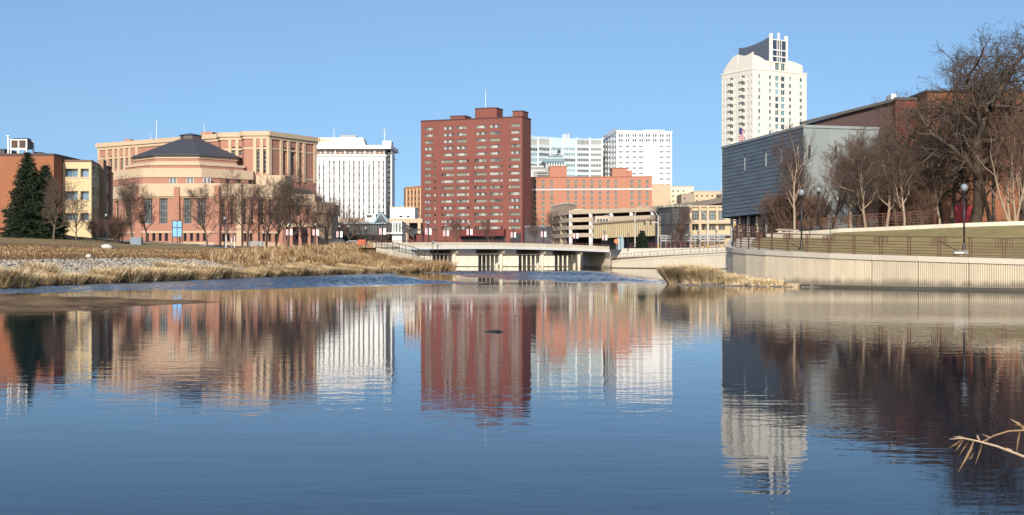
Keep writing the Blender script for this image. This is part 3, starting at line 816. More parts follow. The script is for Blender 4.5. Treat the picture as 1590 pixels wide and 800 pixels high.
class Bld:
    def __init__(s, name, label, cat='building', at=(0,0,0), group=None, panes=False):
        s.root = thing(name, label, cat, at, 0, group); s.o = Vector(at); s.panes = panes     # panes: glaze each light with its own pane
    def part(s, name, mb, m): return mb.build(name, m, s.root, s.o)
    def block(s, fp, z0, z1, m, edges=None, name='wall', roof=None, depth=.3, skip=()):
        """extruded plan; edges: {edge index: [(u0,u1,v0,v1,style), ...]}"""
        edges = edges or {}; b = MB(); n = len(fp)
        for i in range(n):
            if i in skip: continue
            p, q = Vector(fp[i][:2]), Vector(fp[(i+1) % n][:2]); ops = edges.get(i, [])
            b.wall(p, q, z0, z1, [o[:4] for o in ops], depth)
            d = (q-p).normalized(); rz = math.atan2(d.y, d.x)
            for (u0, u1, v0, v1, st) in ops:
                st = st() if callable(st) else st
                nx, ny, fm, gms, fw, sill = st[:6]; pn = st[6] if len(st) > 6 else 'window'
                me = win_mesh(u1-u0, v1-v0, nx, ny, fm, gms, fw, depth, sill, not s.panes)
                a = p+d*u0; wo = put(pn, me, s.root, (a.x-s.o.x, a.y-s.o.y, v0-s.o.z), rz)
                if s.panes:
                    wl = (u1-u0)/nx
                    for i_ in range(nx): put('pane', pane_mesh(wl-fw, v1-v0-2*fw, gms[i_ % len(gms)], depth-.022), wo, (wl*i_+fw/2, 0, fw))
        s.part(name, b, m)
        r = MB(); r.poly([(p[0],p[1],z1-.02) for p in fp]); s.part('roof', r, roof or M_roof)
    def band(s, fp, z0, z1, m, proud=.12, name='string_course', edges=None):
        """a course standing proud of the chosen wall sides, one piece per side"""
        n = len(fp)
        for i in (range(n) if edges is None else edges):
            p, q = Vector(fp[i][:2]), Vector(fp[(i+1) % n][:2]); d = (q-p).normalized(); out = Vector((d.y,-d.x))*proud
            b = MB(); e = d*(proud*.98); P = [p-e+out, q+e+out, q+e-out*.5, p-e-out*.5]
            b.prism([(v.x,v.y) for v in P], z0, z1); s.part(name, b, m)
    def box(s, name, lo, hi, m):
        b = MB(); b.box(lo, hi); return s.part(name, b, m)
def upx(px, p, q):
    """metres along facade p->q where photo column px meets it, and the distance there"""
    r = (px-PX0)/F; p = Vector(p[:2]); q = Vector(q[:2]); L = (q-p).length; d = (q-p)/L
    u = (r*p.y-p.x)/(d.x-r*d.y); return u, p.y+d.y*u
def wpx(p, q, rects, st):
    out = []
    for (x0,x1,y0,y1) in rects:
        u0, D0 = upx(x0,p,q); u1, D1 = upx(x1,p,q); D = (D0+D1)/2
        out.append((round(u0,3), round(u1,3), round(ZP(y1,D),3), round(ZP(y0,D),3), st))
    return out
def pd(px, D): return (XP(px, D), D)
M_roof = mat('gravel_roof', (.16,.15,.14), .95, var=.2)
M_tan = mat('tan_stone', (.49,.365,.245), .85, var=.10, scale=.25, streak=.10, grain=.05)
M_brick = mat('rose_brick', (.355,.172,.122), .9, var=.13, scale=.35, streak=.08, grain=.08)
M_brickd = mat('brown_brick', (.27,.105,.052), .9, var=.15, scale=.4, streak=.1, grain=.1)
M_slate = mat('dark_slate_roof', (.055,.055,.066), .7, var=.25, scale=.8, grain=.15)
M_white = mat('white_precast', (.72,.71,.69), .7, var=.08, scale=.1, streak=.12)

# ---------------------------------------------------------------- brick hall and cream offices at the far left
A = Bld('brick_hall', 'windowless brown brick building at the far left edge behind the spruce', at=(XP(84,180),180,4.6))
fa = [(-125,180),(-67.4,180),(-67.4,206),(-125,206)]
A.block(fa, 4.0, 17.05, M_brickd)
A.band(fa, 16.85, 17.2, mat('dark_coping', (.06,.035,.03), .6), .1, 'coping', (0,1))
for px, w, y0 in ((62,5,237),):
    A.box('roof_curb', (XP(px-w,188),187,17.0),(XP(px+w,188),190,ZP(y0,188)), F_dark)
A.box('roof_monitor', (XP(-20,190),189,17.0),(XP(11,190),194,ZP(232,190)), M_slate)
# rooftop cooler
K = Bld('rooftop_cooler', 'white framed cooling unit with twin grilles standing on the brick roof', 'cooler', (XP(28,184),184,17.05)); D = 184
kx0, kx1 = XP(16.5,D), XP(41,D); z0, z1 = 17.03, ZP(217,D)
for x in (kx0, (kx0+kx1)/2, kx1):
    K.box('post', (x-.1,D,z0),(x+.1,D+.2,z1), F_white); K.box('post', (x-.1,D+2.6,z0),(x+.1,D+2.8,z1), F_white)
zc = ZP(230,D); zm = ZP(233,D)
for a, e in ((kx0+.12,(kx0+kx1)/2-.12),((kx0+kx1)/2+.12,kx1-.12)):
    g = MB(); n = 9
    for i in range(n): g.box((a,D+.05,zc+(z1-zc)*i/n),(e,D+.16,zc+(z1-zc)*(i+.7)/n))
    K.part('louver', g, mat('brown_louver', (.10,.055,.04), .6))
    f = MB(); f.lathe([(.0,.0),(.75,0),(.75,.22),(.6,.30),(0,.30)], ((a+e)/2, D+1.3, z1)); K.part('fan_cowl', f, F_dark)
K.box('casing', (kx0+.05,D+.2,zc),(kx1-.05,D+2.7,z1-.02), mat('brown_casing', (.12,.08,.06), .6))
K.box('frame_beam', (kx0-.1,D-.05,zm),(kx1+.1,D+.25,zc), F_white); K.box('frame_beam', (kx0-.1,D-.05,z1-.1),(kx1+.1,D+.02,z1+.06), F_white)
pipe = MB(); pipe.tube([(XP(14,D),D-.3,17.03),(XP(14,D),D-.3,ZP(212.5,D))], .13, 8); pipe.lathe([(.13,0),(.3,.05),(.3,.2),(0,.28)], (XP(14,D),D-.3,ZP(213,D))); K.part('vent_pipe', pipe, F_white)

M_cream = mat('cream_stucco', (.56,.43,.25), .85, var=.07, scale=.3, streak=.06)
Bc = Bld('cream_office', 'cream three storey office with deep square windows beside the brick hall', at=(XP(142,183.5),183.5,4.6), panes=True)
fb = [(-67.35,183.5),(-63.07,183.5),(-69.2,211),(-80,211)]
fb = [(-67.35,183.5),(-63.07,183.5),(-68.8,211),(-76,211)]
st2 = (2,1,F_grey,[G_blue],.08,False); st1 = (1,1,F_grey,[G_blue],.08,False)
W1 = wpx(fb[0], fb[1], [(99.5,121,262,275),(99.5,121,297,310.5),(99.5,121,331,343)], st2)+wpx(fb[0], fb[1], [(125,138,262,275),(125,138,297,310.5),(125,138,331,343)], st1)
Ls = (Vector(fb[2])-Vector(fb[1])).length
W2 = [(2.0+i*4.3, 4.6+i*4.3, z, z+1.3, (2,1,F_dark,[G_dark],.08,False)) for i in range(6) for z in (8.1,11.3,14.6)]
Bc.block(fb, 4.0, ZP(249.5,183.5), M_cream, {0: W1, 1: W2}, depth=.75)
Bc.band(fb, ZP(249.5,183.5)-.2, ZP(249.5,183.5)+.12, mat('brown_coping', (.14,.08,.05), .6), .08, 'coping', (0,1))
for zt in (275, 310.5, 343): Bc.band(fb, ZP(zt,183.5)-.16, ZP(zt,183.5)-.02, F_tan, .1, 'sill_course', (0,1))
sp = Vector(fb[1]).lerp(Vector(fb[2]), .36); Bc.box('stair_pier', (sp.x-.2,sp.y-.6,4),(sp.x+.75,sp.y+.9,ZP(246,190)), mat('pale_brown_brick', (.30,.19,.12), .9))

# ---------------------------------------------------------------- government centre
G = Bld('government_center', 'stepped rose brick and tan stone complex with a dark octagonal roof', at=(XP(297,252),252,3.4), panes=True)
tall = (2,3,F_grey,[G_dark],.07,False); tallw = (1,6,F_tan,[G_dark],.07,False); small = (1,1,F_dark,[G_dark],.06,False); sm2 = (2,1,F_white,[G_mid],.12,False)
# back block
gb = [(-101,299),(-66.2,276),(-65.0,273.2),(-60.2,272.6),(-59.2,270.4),(-53.7,270),(-45.4,284.5),(-58,318),(-95,330)]
e0 = wpx(gb[0],gb[1], [(158.5,163.5,244,256),(170,175.5,243,258),(179,183,243,262),(187.5,192.5,242,263),(196,200,242,263),(204.5,210,241,252)], tall)
e2 = wpx(gb[2],gb[3], [(360,366.5,228.5,241),(371,376.5,228,241)], tall)
e3 = []
e4 = wpx(gb[4],gb[5], [(398.5,404.5,228,268),(408.5,414.5,227,269)], tallw)
e5 = wpx(gb[5],gb[6], [(440,445,229.5,271.5),(450,459,229.5,272.5),(464,468.5,231,273),(451,459,281.5,294.5),(465,469,282.5,295)], tallw)
zt = 29.8
G.block(gb, 3.4, zt, M_brick, {0:e0,2:e2,4:e4,5:e5}, depth=.45)
G.band(gb, zt-.95, zt+.05, M_tan, .55, 'cornice', range(7)); G.band(gb, zt-1.6, zt-.95, M_tan, .25, 'cornice_bed', range(7))
G.band(gb, zt-3.9, zt-3.5, M_tan, .12, 'string_course', range(7)); G.band(gb, ZP(276,272), ZP(273.5,272), M_tan, .12, 'string_course', (4,5,6))
def pilaster(p, q, px, w, za, zb, m=M_tan, proud=.3):
    u, _ = upx(px, p, q); d = (Vector(q[:2])-Vector(p[:2])).normalized(); out = Vector((d.y,-d.x))*proud; a = Vector(p[:2])+d*(u-w/2); e = a+d*w
    b = MB(); P = [a+out,e+out,e-out*.3,a-out*.3]; b.prism([(v.x,v.y) for v in P], za, zb); G.part('pilaster', b, m)
for px in (154.5,167,177.3,185.2,194.2,202.3,213): pilaster(gb[0],gb[1],px,.75,zt-7.5,zt-1.6)
for px in (357.5,368.7,379): pilaster(gb[2],gb[3],px,.7,zt-7.5,zt-1.6)
for px in (396,406.5,416.3): pilaster(gb[4],gb[5],px,.75,zt-9.8,zt-1.6)
for px in (419,436,447.5,461.5,471.5,488.5): pilaster(gb[5],gb[6],px,.8,zt-10.6,zt-1.6)
# lower tier
gl = [pd(173,264),pd(222,252),pd(338,250),pd(440,257),(-46,280),(-84,286)]
L0 = wpx(gl[0],gl[1],[(178,184,306,352),(192,204,306,352)], tallw)
L1 = wpx(gl[1],gl[2],[(224,236,306.5,347.5),(247.5,260,306.5,347.5),(285,297,306.5,347.5),(306.5,319,306.5,347.5)], (3,4,F_grey,[G_mid],.07,False))
L1 += wpx(gl[1],gl[2],[(x,x+4.6,362.5,374.5) for x in (226.5,236.5,246.3,256,285,295,305,315)], small)
L2 = wpx(gl[2],gl[3],[(x,x+6.5,309,349) for x in (344,358,377,390,404,417,430)], tallw)+wpx(gl[2],gl[3],[(x,x+4.4,363,375) for x in (345,353,362,379,388,397,408,417,427)], small)
zl = 17.1
G.block(gl, 3.0, zl, M_brick, {0:L0,1:L1,2:L2}, depth=.5)
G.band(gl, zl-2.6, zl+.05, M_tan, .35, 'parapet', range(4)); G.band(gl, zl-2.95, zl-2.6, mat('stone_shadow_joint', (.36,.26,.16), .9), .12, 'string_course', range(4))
G.band(gl, ZP(362,252), ZP(359,252), M_tan, .12, 'string_course', range(4)); G.band(gl, 3.0, ZP(376.5,252), M_tan, .15, 'plinth', range(4))
def shaft(px, D, w, za, zb, m): G.box('brick_shaft', (XP(px,D)-w/2, D-.75, za), (XP(px,D)+w/2, D+.6, zb), m)
shaft(275.5, 251, 1.1, 3.3, zl-.7, M_brick); shaft(216, 253.5, 1.2, 3.3, zl-.5, M_brick); shaft(338, 249.8, 1.0, 3.3, zl-.4, M_brick)
shaft(372, 252, 1.0, 3.3, zl+.1, M_tan); shaft(398, 254, 1.0, 3.3, zl-.5, M_brick)
# right wing steps down
for k, (a, b_, z, D0, D1) in enumerate(((440,486,15.4,257,262),(486,515,13.9,262,267))):
    fp = [pd(a,D0),pd(b_,D1),(XP(b_,D1)-1,D1+17),(XP(a,D0)-1,D0+18)]
    n = 3 if k == 0 else 2; wd = (b_-a)/n
    ops = wpx(fp[0],fp[1],[(a+wd*i+wd*.22,a+wd*i+wd*.78,318,334) for i in range(n)]+[(a+wd*i+wd*.25,a+wd*i+wd*.75,352,372) for i in range(n)], (2,2,F_dark,[G_dark],.08,False))
    G.block(fp, 3.0, z, M_brick if k == 0 else mat('buff_block', (.36,.25,.155), .9, var=.15), {0:ops}, depth=.4); G.band(fp, z-2.3, z+.05, M_tan, .3, 'parapet', (0,1,3))
G.box('entry_canopy', (XP(436,249),249,8.2),(XP(492,249),259,8.9), M_tan)
for px in (437,452,466,480,491): G.box('canopy_column', (XP(px,249.3)-.3,249.3,3.0),(XP(px,249.3)+.3,249.9,8.2), M_brick)
G.box('link_roof', (XP(402,262),259,zl-.1),(XP(447,262),268,zl+2.3), M_tan)
# octagon tiers and roof
OC = Vector((-71.9, 274.0))
def octo(ap): r = ap/math.cos(math.pi/8); return [(OC.x+r*math.cos(-math.pi*5/8+i*math.pi/4), OC.y+r*math.sin(-math.pi*5/8+i*math.pi/4)) for i in range(8)]
o2 = octo(15.0); o1 = octo(11.2); z2 = ZP(261.5,259); z1e = ZP(241,263)
E = {0: wpx(o2[0],o2[1],[(262.5,274,275,286),(289,300.5,275,286),(315,327,275,286)], sm2), 1: wpx(o2[1],o2[2],[(351,357.5,276,288),(368.5,375,277,289),(386,392,278,290)], small)}
G.block(o2, zl-.5, z2, M_brick, E, depth=.3)
G.band(o2, z2-1.9, z2+.03, M_tan, .2, 'parapet'); 
o15 = octo(13.0); G.block(o15, z2-.3, z2+1.2, M_brick); G.band(o15, z2+.8, z2+1.25, M_tan, .2, 'string_course')
G.block(o1, z2+.6, z1e, M_brick); G.band(o1, z1e-.75, z1e+.02, M_tan, .2, 'string_course'); G.band(o1, z1e-1.9, z1e-1.35, M_tan, .12, 'string_course')
oe = octo(12.0); ot = octo(2.6); zr = ZP(217.5,274)
for i in range(8):
    b = MB(); j = (i+1) % 8; b.quad((*oe[i],z1e+.05),(*oe[j],z1e+.05),(*ot[j],zr),(*ot[i],zr)); b.quad((*oe[j],z1e+.05),(*oe[i],z1e+.05),(*oe[i],z1e-.15),(*oe[j],z1e-.15))
    G.part('roof_slope', b, M_slate)
lt = octo(2.15); G.block(lt, zr-.1, ZP(210.5,274), mat('lantern_brown', (.09,.065,.06), .6), name='lantern'); 
b = MB(); le = octo(2.5); ap = (OC.x, OC.y, ZP(206.5,274))
for i in range(8): b.poly([(*le[i],ZP(210.8,274)),(*le[(i+1) % 8],ZP(210.8,274)),ap])
G.part('lantern_roof', b, mat('blue_copper', (.10,.15,.22), .5))
for (x0,x1,y0,y1,D) in ((212,232,263,300,262),(193,203,216,222,300),(312,330,204.5,210,296)):
    G.box('roof_plant', (XP(x0,D),D,ZP(y1,D)),(XP(x1,D),D+5,ZP(y0,D)), M_brick)
# masts on its roof
def mast(px, ytop, D, zb, label, r=.09, cross=False):
    m = Bld('roof_mast', label, 'mast', (XP(px,D),D,zb)); b = MB(); x = XP(px,D); b.tube([(x,D,zb),(x,D,ZP(ytop,D))], [r,r*.5], 6); m.part('pole', b, F_white)
    f = MB(); f.lathe([(0,0),(r*3,0),(r*3,.25),(r,.3)], (x,D,zb), 8); m.part('base', f, F_grey)
    if cross:
        for k in (.55,.7,.85):
            z = zb+(ZP(ytop,D)-zb)*k; m.box('cross_arm', (x-.9,D-.06,z),(x+.9,D+.06,z+.12), F_grey)
mast(243, 186, 292, 29.78, 'tall white mast on the left roof of the government complex'); mast(234, 208, 294, 29.78, 'short thin mast left of the tall one on the government roof', .07)
mast(317, 193, 292, 29.78, 'thin mast on the government roof right of the octagon lantern', .08)

# blue panel sign in front of the centre facade
S = Bld('panel_sign', 'sky blue panel sign with dark cross bars standing before the brick facade', 'sign', (XP(275,236),236,H(XP(275,236),236))); D = 236
x0, x1, zb, zc_, zt_ = XP(267.5,D), XP(282.5,D), ZP(368,D), ZP(353.5,D), ZP(343,D)
M_bl = mat('sky_blue_panel', (.22,.47,.80), .3, var=.12)
xm = (x0+x1)/2
for a, e in ((x0+.08,xm-.06),(xm+.06,x1-.08)):
    S.box('panel', (a,D,zb+.08),(e,D+.1,zc_-.08), M_bl); S.box('panel', (a,D,zc_+.08),(e,D+.1,zt_-.08), M_bl)
for x in (x0, xm, x1): S.box('post', (x-.06,D-.04,S.o.z-.1),(x+.06,D+.16,zt_), F_dark)
for z in (zb, zc_, zt_): S.box('cross_bar', (x0-.06,D-.06,z-.06),(x1+.06,D+.17,z+.06), F_dark)

# ---------------------------------------------------------------- white hotel tower
D = 480
Ht = Bld('white_hotel', 'white hotel tower with paired vertical window strips and a rooftop sign', at=(XP(545,D),D,5))
hx0, hx1 = XP(470,D), XP(598.5,D); fh = [(hx0,D),(hx1,D),(hx1+1.6,D+19),(hx0,D+19)]
strips = []
for c in (482,497.5,513.5,528.8,544.3,559.4,574.8,590.2): strips += [c-1.7, c+5.1]
strips = [s for s in strips if s < 597]
rows = [(249.5+i*9.9) for i in range(11)]
def hs(): 
    g = random.choice([G_dark,G_dark,G_mid,G_warm,G_blind]); return (1,1,F_grey,[g],.09,False)
zb5 = ZP(243,D)
ops = wpx(fh[0],fh[1],[(s-1.35,s+1.35,y,y+5.6) for s in strips for y in rows], hs)
Ht.block(fh, 4, zb5, M_white, {0:ops}, depth=.5)
M_spand = mat('grey_spandrel', (.20,.19,.175), .7, rand=.15)
for s in strips:
    for y in rows:
        Ht.box('spandrel', (XP(s-1.3,D), D-.02, ZP(y+9.75,D)), (XP(s+1.3,D), D+.2, ZP(y+5.75,D)), M_spand)
# pale fins between the strips
for c in (487.7,505.8-.2,521.3,536.5,552,567.3,582.6): pass
Ht.band(fh, zb5, ZP(240.5,D), M_white, .5, 'floor_slab', (0,1))
ft = [(hx0,D+.8),(hx1-.5,D+.8),(hx1+.8,D+18.5),(hx0,D+18.5)]
M_brw = glass('bronze_wall', (.13,.062,.05), .3)
bays = [(491+15.3*i,504+15.3*i) for i in range(-1,7)]
Ht.block(ft, ZP(240.5,D), ZP(231.5,D), M_white, {0: wpx(ft[0],ft[1],[(a,b_,232.2,240.2) for a, b_ in bays if a < 592 and b_ < 599], (5,1,F_tan,[M_brw,M_brw,G_blind,M_brw,M_brw],.10,False))}, depth=.4)
fs = [(hx0,D-1),(XP(607.5,D),D-1),(XP(607.5,D)+1,D+20),(hx0,D+20)]
Ht.block(fs, ZP(231.5,D), ZP(225.8,D), M_white, name='roof_slab'); 
c = MB(); c.poly([(p[0],p[1],ZP(231.5,D)) for p in reversed(fs)]); Ht.part('soffit', c, mat('soffit_grey', (.25,.25,.25), .8))
b = MB(); sx0, sx1 = XP(470,D), XP(566.5,D); ys, yb = ZP(213,D), ZP(225,D); ins = XP(562.5,D)
b.poly([(sx0,D+1,yb),(sx1,D+1,yb),(ins,D+2.4,ys),(sx0,D+2.4,ys)]); b.poly([(sx1,D+1,yb),(sx1,D+14,yb),(ins,D+12.6,ys),(ins,D+2.4,ys)]); b.poly([(sx0,D+2.4,ys),(ins,D+2.4,ys),(ins,D+12.6,ys),(sx0,D+12.6,ys)])
Ht.part('penthouse', b, M_white)
Ht.box('lift_house', (XP(594,D),D+.5,ZP(225.8,D)),(XP(607.4,D),D+9,ZP(218.5,D)), M_white)
Ht.box('roof_vent', (XP(526,D),D+4,ys),(XP(551,D),D+8,ZP(208.5,D)), F_grey)
# side bay in shade
Ht.box('side_bay', (hx1+1.7,D+3,4),(XP(607.3,D),D+15,ZP(232,D)), M_white)
for i in range(13): Ht.box('side_window', (XP(607.3,D)-.02,D+4.5,ZP(335-i*8,D)-.7),(XP(607.3,D)+.06,D+7,ZP(335-i*8,D)+.7), G_dark)
for i in range(13): Ht.box('side_window', (XP(600.6,D),D+2.93,ZP(335-i*8,D)-.7),(XP(604.6,D),D+3.04,ZP(335-i*8,D)+.7), G_dark)
# faint lettering on the penthouse: pale capitals and a yellow script word
def lettering(txt, px0, px1, y0, y1, D, m, parent, o, name, tilt=0.0, shear=0.0):
    cu = bpy.data.curves.new(name, 'FONT'); cu.body = txt; cu.size = 1.0; cu.extrude = .05; cu.shear = shear
    ob = bpy.data.objects.new(name, cu); COL.objects.link(ob)
    bpy.context.view_layer.update(); me = bpy.data.meshes.new_from_object(ob.evaluated_get(bpy.context.evaluated_depsgraph_get()))
    bpy.data.objects.remove(ob); me.materials.clear(); me.materials.append(m)
    xs = [v.co.x for v in me.vertices]; ys_ = [v.co.y for v in me.vertices]; w = max(xs)-min(xs); h = max(ys_)-min(ys_)
    X0, X1, Z0, Z1 = XP(px0,D), XP(px1,D), ZP(y1,D), ZP(y0,D)
    for v in me.vertices:
        u, t_, dep = (v.co.x-min(xs))/w, (v.co.y-min(ys_))/h, v.co.z
        v.co = (X0+u*(X1-X0)-o[0], D-dep*2+t_*tilt-o[1], Z0+t_*(Z1-Z0)-o[2])
    lo = bpy.data.objects.new(name, me); COL.objects.link(lo); lo.parent = parent; return lo
lettering('EXPRESS', 516.5, 552, 215.8, 221.2, D+1.28, mat('pale_letter', (.50,.46,.50), .6), Ht.root, Ht.o, 'letters', .62)
lettering('Holiday Inn', 491.5, 512, 215.6, 221.0, D+1.28, mat('yellow_letter', (.62,.52,.06), .6), Ht.root, Ht.o, 'script_letters', .62, .25)
mast(518.5, 198.5, D+5, ZP(213,D)-.05, 'thin mast rising from the hotel penthouse behind the sign', .1); mast(597, 199, D+4, ZP(218.5,D)-.05, 'antenna with cross arms on the hotel lift house', .13, True)

# low white box, concourse deck, glass hall and stair at the hotel's foot
D = 430
Lb = Bld('white_annex', 'blank white box with two small windows right of the hotel', at=(XP(625,D),D,5))
fp = [pd(605.5,D),pd(644,D),(XP(644,D),D+15),(XP(605.5,D),D+15)]
Lb.block(fp, 4, ZP(321.5,D), M_white, {0: wpx(fp[0],fp[1],[(620,625,335,337.6),(631.5,636,335,337.6)], small)})
Lb.band(fp, ZP(322.5,D), ZP(321.2,D), F_tan, .15, 'coping', (0,1))
D = 400
Sk = Bld('concourse_deck', 'tan elevated concourse beam running past the foot of the hotel', 'walkway', (XP(585,D),D,4))
Sk.box('beam', (XP(505,D),D,ZP(344.5,D)),(XP(656,D),D+5,ZP(339.8,D)), M_tan)
Sk.box('deck', (XP(505,D),D+.1,ZP(346,D)),(XP(656,D),D+4.9,ZP(344.6,D)), M_conc)
for px in (530,550,612,633,651): Sk.box('column', (XP(px,D)-.5,D-.15,4),(XP(px,D)+.5,D+.6,ZP(338.8,D)), M_tan)
Sk.box('back_wall', (XP(622,D),D+4,4),(XP(653,D),D+5,ZP(346,D)), mat('dark_grey_panel', (.05,.052,.06), .6))
D = 340
Gh = Bld('glass_hall', 'low glass hall with a blue grey roof edge and a pointed glazed gable', at=(XP(560,D),D,4))
M_bg = mat('blue_grey_metal', (.24,.33,.38), .5, var=.12)
fp = [pd(517,D),pd(612,D),(XP(612,D),D+16),(XP(517,D),D+16)]
wx = [(518.5+i*8.2, 518.5+i*8.2+7.5) for i in range(11)]
Gh.block(fp, 3.5, ZP(347,D), F_dark, {0: wpx(fp[0],fp[1],[(a,e,348.5,363) for a, e in wx], (2,1,F_grey,[G_mid],.08,False))+wpx(fp[0],fp[1],[(a,e,366,377) for a, e in wx[:11]], (1,1,F_dark,[G_dark],.08,False))})
Gh.box('fascia', (XP(516,D),D-.5,ZP(348,D)),(XP(600,D),D+16.4,ZP(345.2,D)), M_bg)
Gh.box('white_block', (XP(567,D),D+.8,ZP(346,D)),(XP(583,D),D+8,ZP(331.5,D)), M_white)
Gh.box('louver', (XP(569,D),D+.7,ZP(337.5,D)),(XP(577,D),D+.86,ZP(334,D)), F_dark)
b = MB(); a, e, pk = XP(583.5,D), XP(601.5,D), XP(592,D); zl_, zp = ZP(346,D), ZP(330.5,D)
b.poly([(a,D-.6,zl_),(e,D-.6,zl_),(pk,D-.6,zp)]); Gh.part('gable_glass', b, G_mid)
for q0, q1 in (((a-.3,D-.7,zl_),(pk,D-.7,zp+.2)),((pk,D-.7,zp+.2),(e+.3,D-.7,zl_))): b = MB(); b.bar(q0, q1, .5, .45); Gh.part('gable_rafter', b, M_bg)
for s in (0,1):
    b = MB(); x = a if s == 0 else e
    b.poly([(x,D-.6,zl_),(pk,D-.6,zp),(pk,D+9,zp),(x,D+9,zl_)]); Gh.part('gable_roof', b, M_bg)
b = MB(); b.tube([(pk,D-.7,zp),(pk,D-.7,ZP(327,D))], .08, 6); Gh.part('finial', b, M_bg)
# white framed portal bay
fp = [pd(609,D-3),pd(624,D-3),(XP(624,D),D+10),(XP(609,D),D+10)]
Gh.block(fp, 3.5, ZP(344,D), F_white, {0: wpx(fp[0],fp[1],[(610.5,612.8,346.5,361),(613.8,617.6,346.5,361),(618.8,622.6,346.5,361)], (1,1,F_white,[G_green],.06,False))})
Gh.box('portal_slab', (XP(594,D-4),D-4,ZP(364,D)),(XP(625,D-4),D+4,ZP(361.5,D)), F_white)
St = Bld('covered_stair', 'black covered stair slanting down to the right of the glass hall', 'stair', (XP(640,330),330,4)); D = 330
b = MB(); b.bar((XP(625,D),D,ZP(346,D)),(XP(643,D),D,ZP(358.5,D)), 3.2, .5); St.part('stair_roof', b, M_raild)
b = MB(); b.bar((XP(625,D),D,ZP(352,D)),(XP(643,D),D,ZP(367,D)), 2.6, 1.0); St.part('stair_flight', b, M_raild)
St.box('canopy', (XP(642,D),D-1.6,ZP(357.5,D)),(XP(678,D),D+1.6,ZP(355.8,D)), M_raild)
for px in (627,634,643,655,667,677): St.box('post', (XP(px,D)-.12,D-1.5,3.8),(XP(px,D)+.12,D-1.3,ZP(356 if px > 640 else 350,D)), M_raild)
St.box('landing_wall', (XP(634,D),D+1,3.8),(XP(660,D),D+1.3,ZP(363,D)), mat('dark_red_panel', (.15,.035,.03), .7))

# slim orange office behind
D = 600
Og = Bld('orange_office', 'narrow orange office with pale vertical piers left of the red tower', at=(XP(640,D),D,5))
fp = [pd(629,D),pd(662,D-18),(XP(664,D),D+12),(XP(630,D),D+14)]
Og.block(fp, 4, ZP(291,D), mat('orange_brick', (.42,.19,.085), .9, streak=.1), {0: wpx(fp[0],fp[1],[(x,x+2.0,y,y+5) for x in (633,638.4,643.8,649.2) for y in (297,306,315,324,333)], (1,1,F_dark,[G_dark],.1,False))})
for px in (631.5,636.8,642.2,647.6,653): 
    u, DD = upx(px, fp[0], fp[1]); Og.box('pier', (XP(px,DD)-.25,DD-.5,4),(XP(px,DD)+.25,DD+.2,ZP(294,D)), F_tan)
b = MB(); b.poly([(XP(627,D),D+1,ZP(294,D)),(XP(629,D),D,ZP(291,D)),(XP(630,D),D+14,ZP(291,D)),(XP(627,D),D+14,ZP(294,D))]); b.box((XP(627,D),D+.5,4),(XP(629,D)-.02,D+13,ZP(292,D))); Og.part('dark_return', b, F_dark)
Og.box('roof_curb', (XP(634,D),D+4,ZP(291,D)),(XP(647,D),D+9,ZP(289,D)), F_tan)

# ---------------------------------------------------------------- red brick apartment tower
M_red = mat('red_brick', (.190,.065,.050), .9, var=.16, scale=.12, streak=.16, grain=.08)
T = Bld('red_tower', 'tall dark red brick apartment slab with rows of pale windows', at=(XP(735,535),535,5))
t0, t1 = pd(653.5,545), pd(811,528); td = (Vector(t1)-Vector(t0)).normalized(); tn = Vector((-td.y,td.x))
q = Vector(t1)+tn*11; q0 = Vector(t0)+tn*11; ftw = [t0,t1,(q.x,q.y),(q0.x,q0.y)]; ztw = 63.0
def rw(): 
    gs = [random.choice([G_blind,G_mid,F_green,F_green,F_green,G_mid]) for _ in range(4)]; return (4,1,F_green,gs,.10,False)
_rwc = [rw() for _ in range(10)]
def rws(): return random.choice(_rwc)
def rn(): return (1,1,F_green,[random.choice([G_blind,G_mid,G_dark])],.10,False)
ops = []
cols = [(659.5,672.5),(689,704.5),(709,724.5),(739.5,755.5),(760.5,776),(793.5,808)]
thin = [(673.5,676.6),(685.4,688.2),(725.0,728),(736.3,739.2),(777.2,780),(789.8,792.8)]
def zrow(i): return 60.05-i*2.945
for i in range(16):
    z = zrow(i)
    for a, e in cols:
        if i >= 5 and a == 659.5: a, e = 659.5, 669
        u0, _ = upx(a,t0,t1); u1, _ = upx(e,t0,t1); ops.append((round(u0,3),round(u1,3),round(z-1.3,3),round(z,3),rws))
    if i >= 5:
        for a, e in thin:
            u0, _ = upx(a,t0,t1); u1, _ = upx(e,t0,t1); ops.append((round(u0,3),round(u1,3),round(z-1.3,3),round(z,3),rn))
base_ops = []
for a, e in ((716.5,785),(792,811)):
    u0, _ = upx(a,t0,t1); u1, _ = upx(min(e,810),t0,t1); base_ops.append((round(u0,3),round(u1-.3,3),5.2,12.6,(12 if a < 750 else 3,2,mat('maroon_frame',(.06,.02,.018),.6),[G_dark],.15,False)))
T.block(ftw, 4, ztw, M_red, {0: ops+base_ops}, depth=.35)
T.band(ftw, ztw-.25, ztw+.3, mat('maroon_coping', (.07,.025,.022), .7), .15, 'coping', (0,1,3))
u0, _ = upx(716,t0,t1); u1, _ = upx(785.5,t0,t1); a = Vector(t0)+td*u0; e = Vector(t0)+td*u1
b = MB(); b.prism([tuple(a-tn*2.5),tuple(e-tn*2.5),tuple(e-tn*.02),tuple(a-tn*.02)], 11.6, 14.6); T.part('entrance_canopy', b, mat('maroon_canopy', (.13,.025,.022), .7))
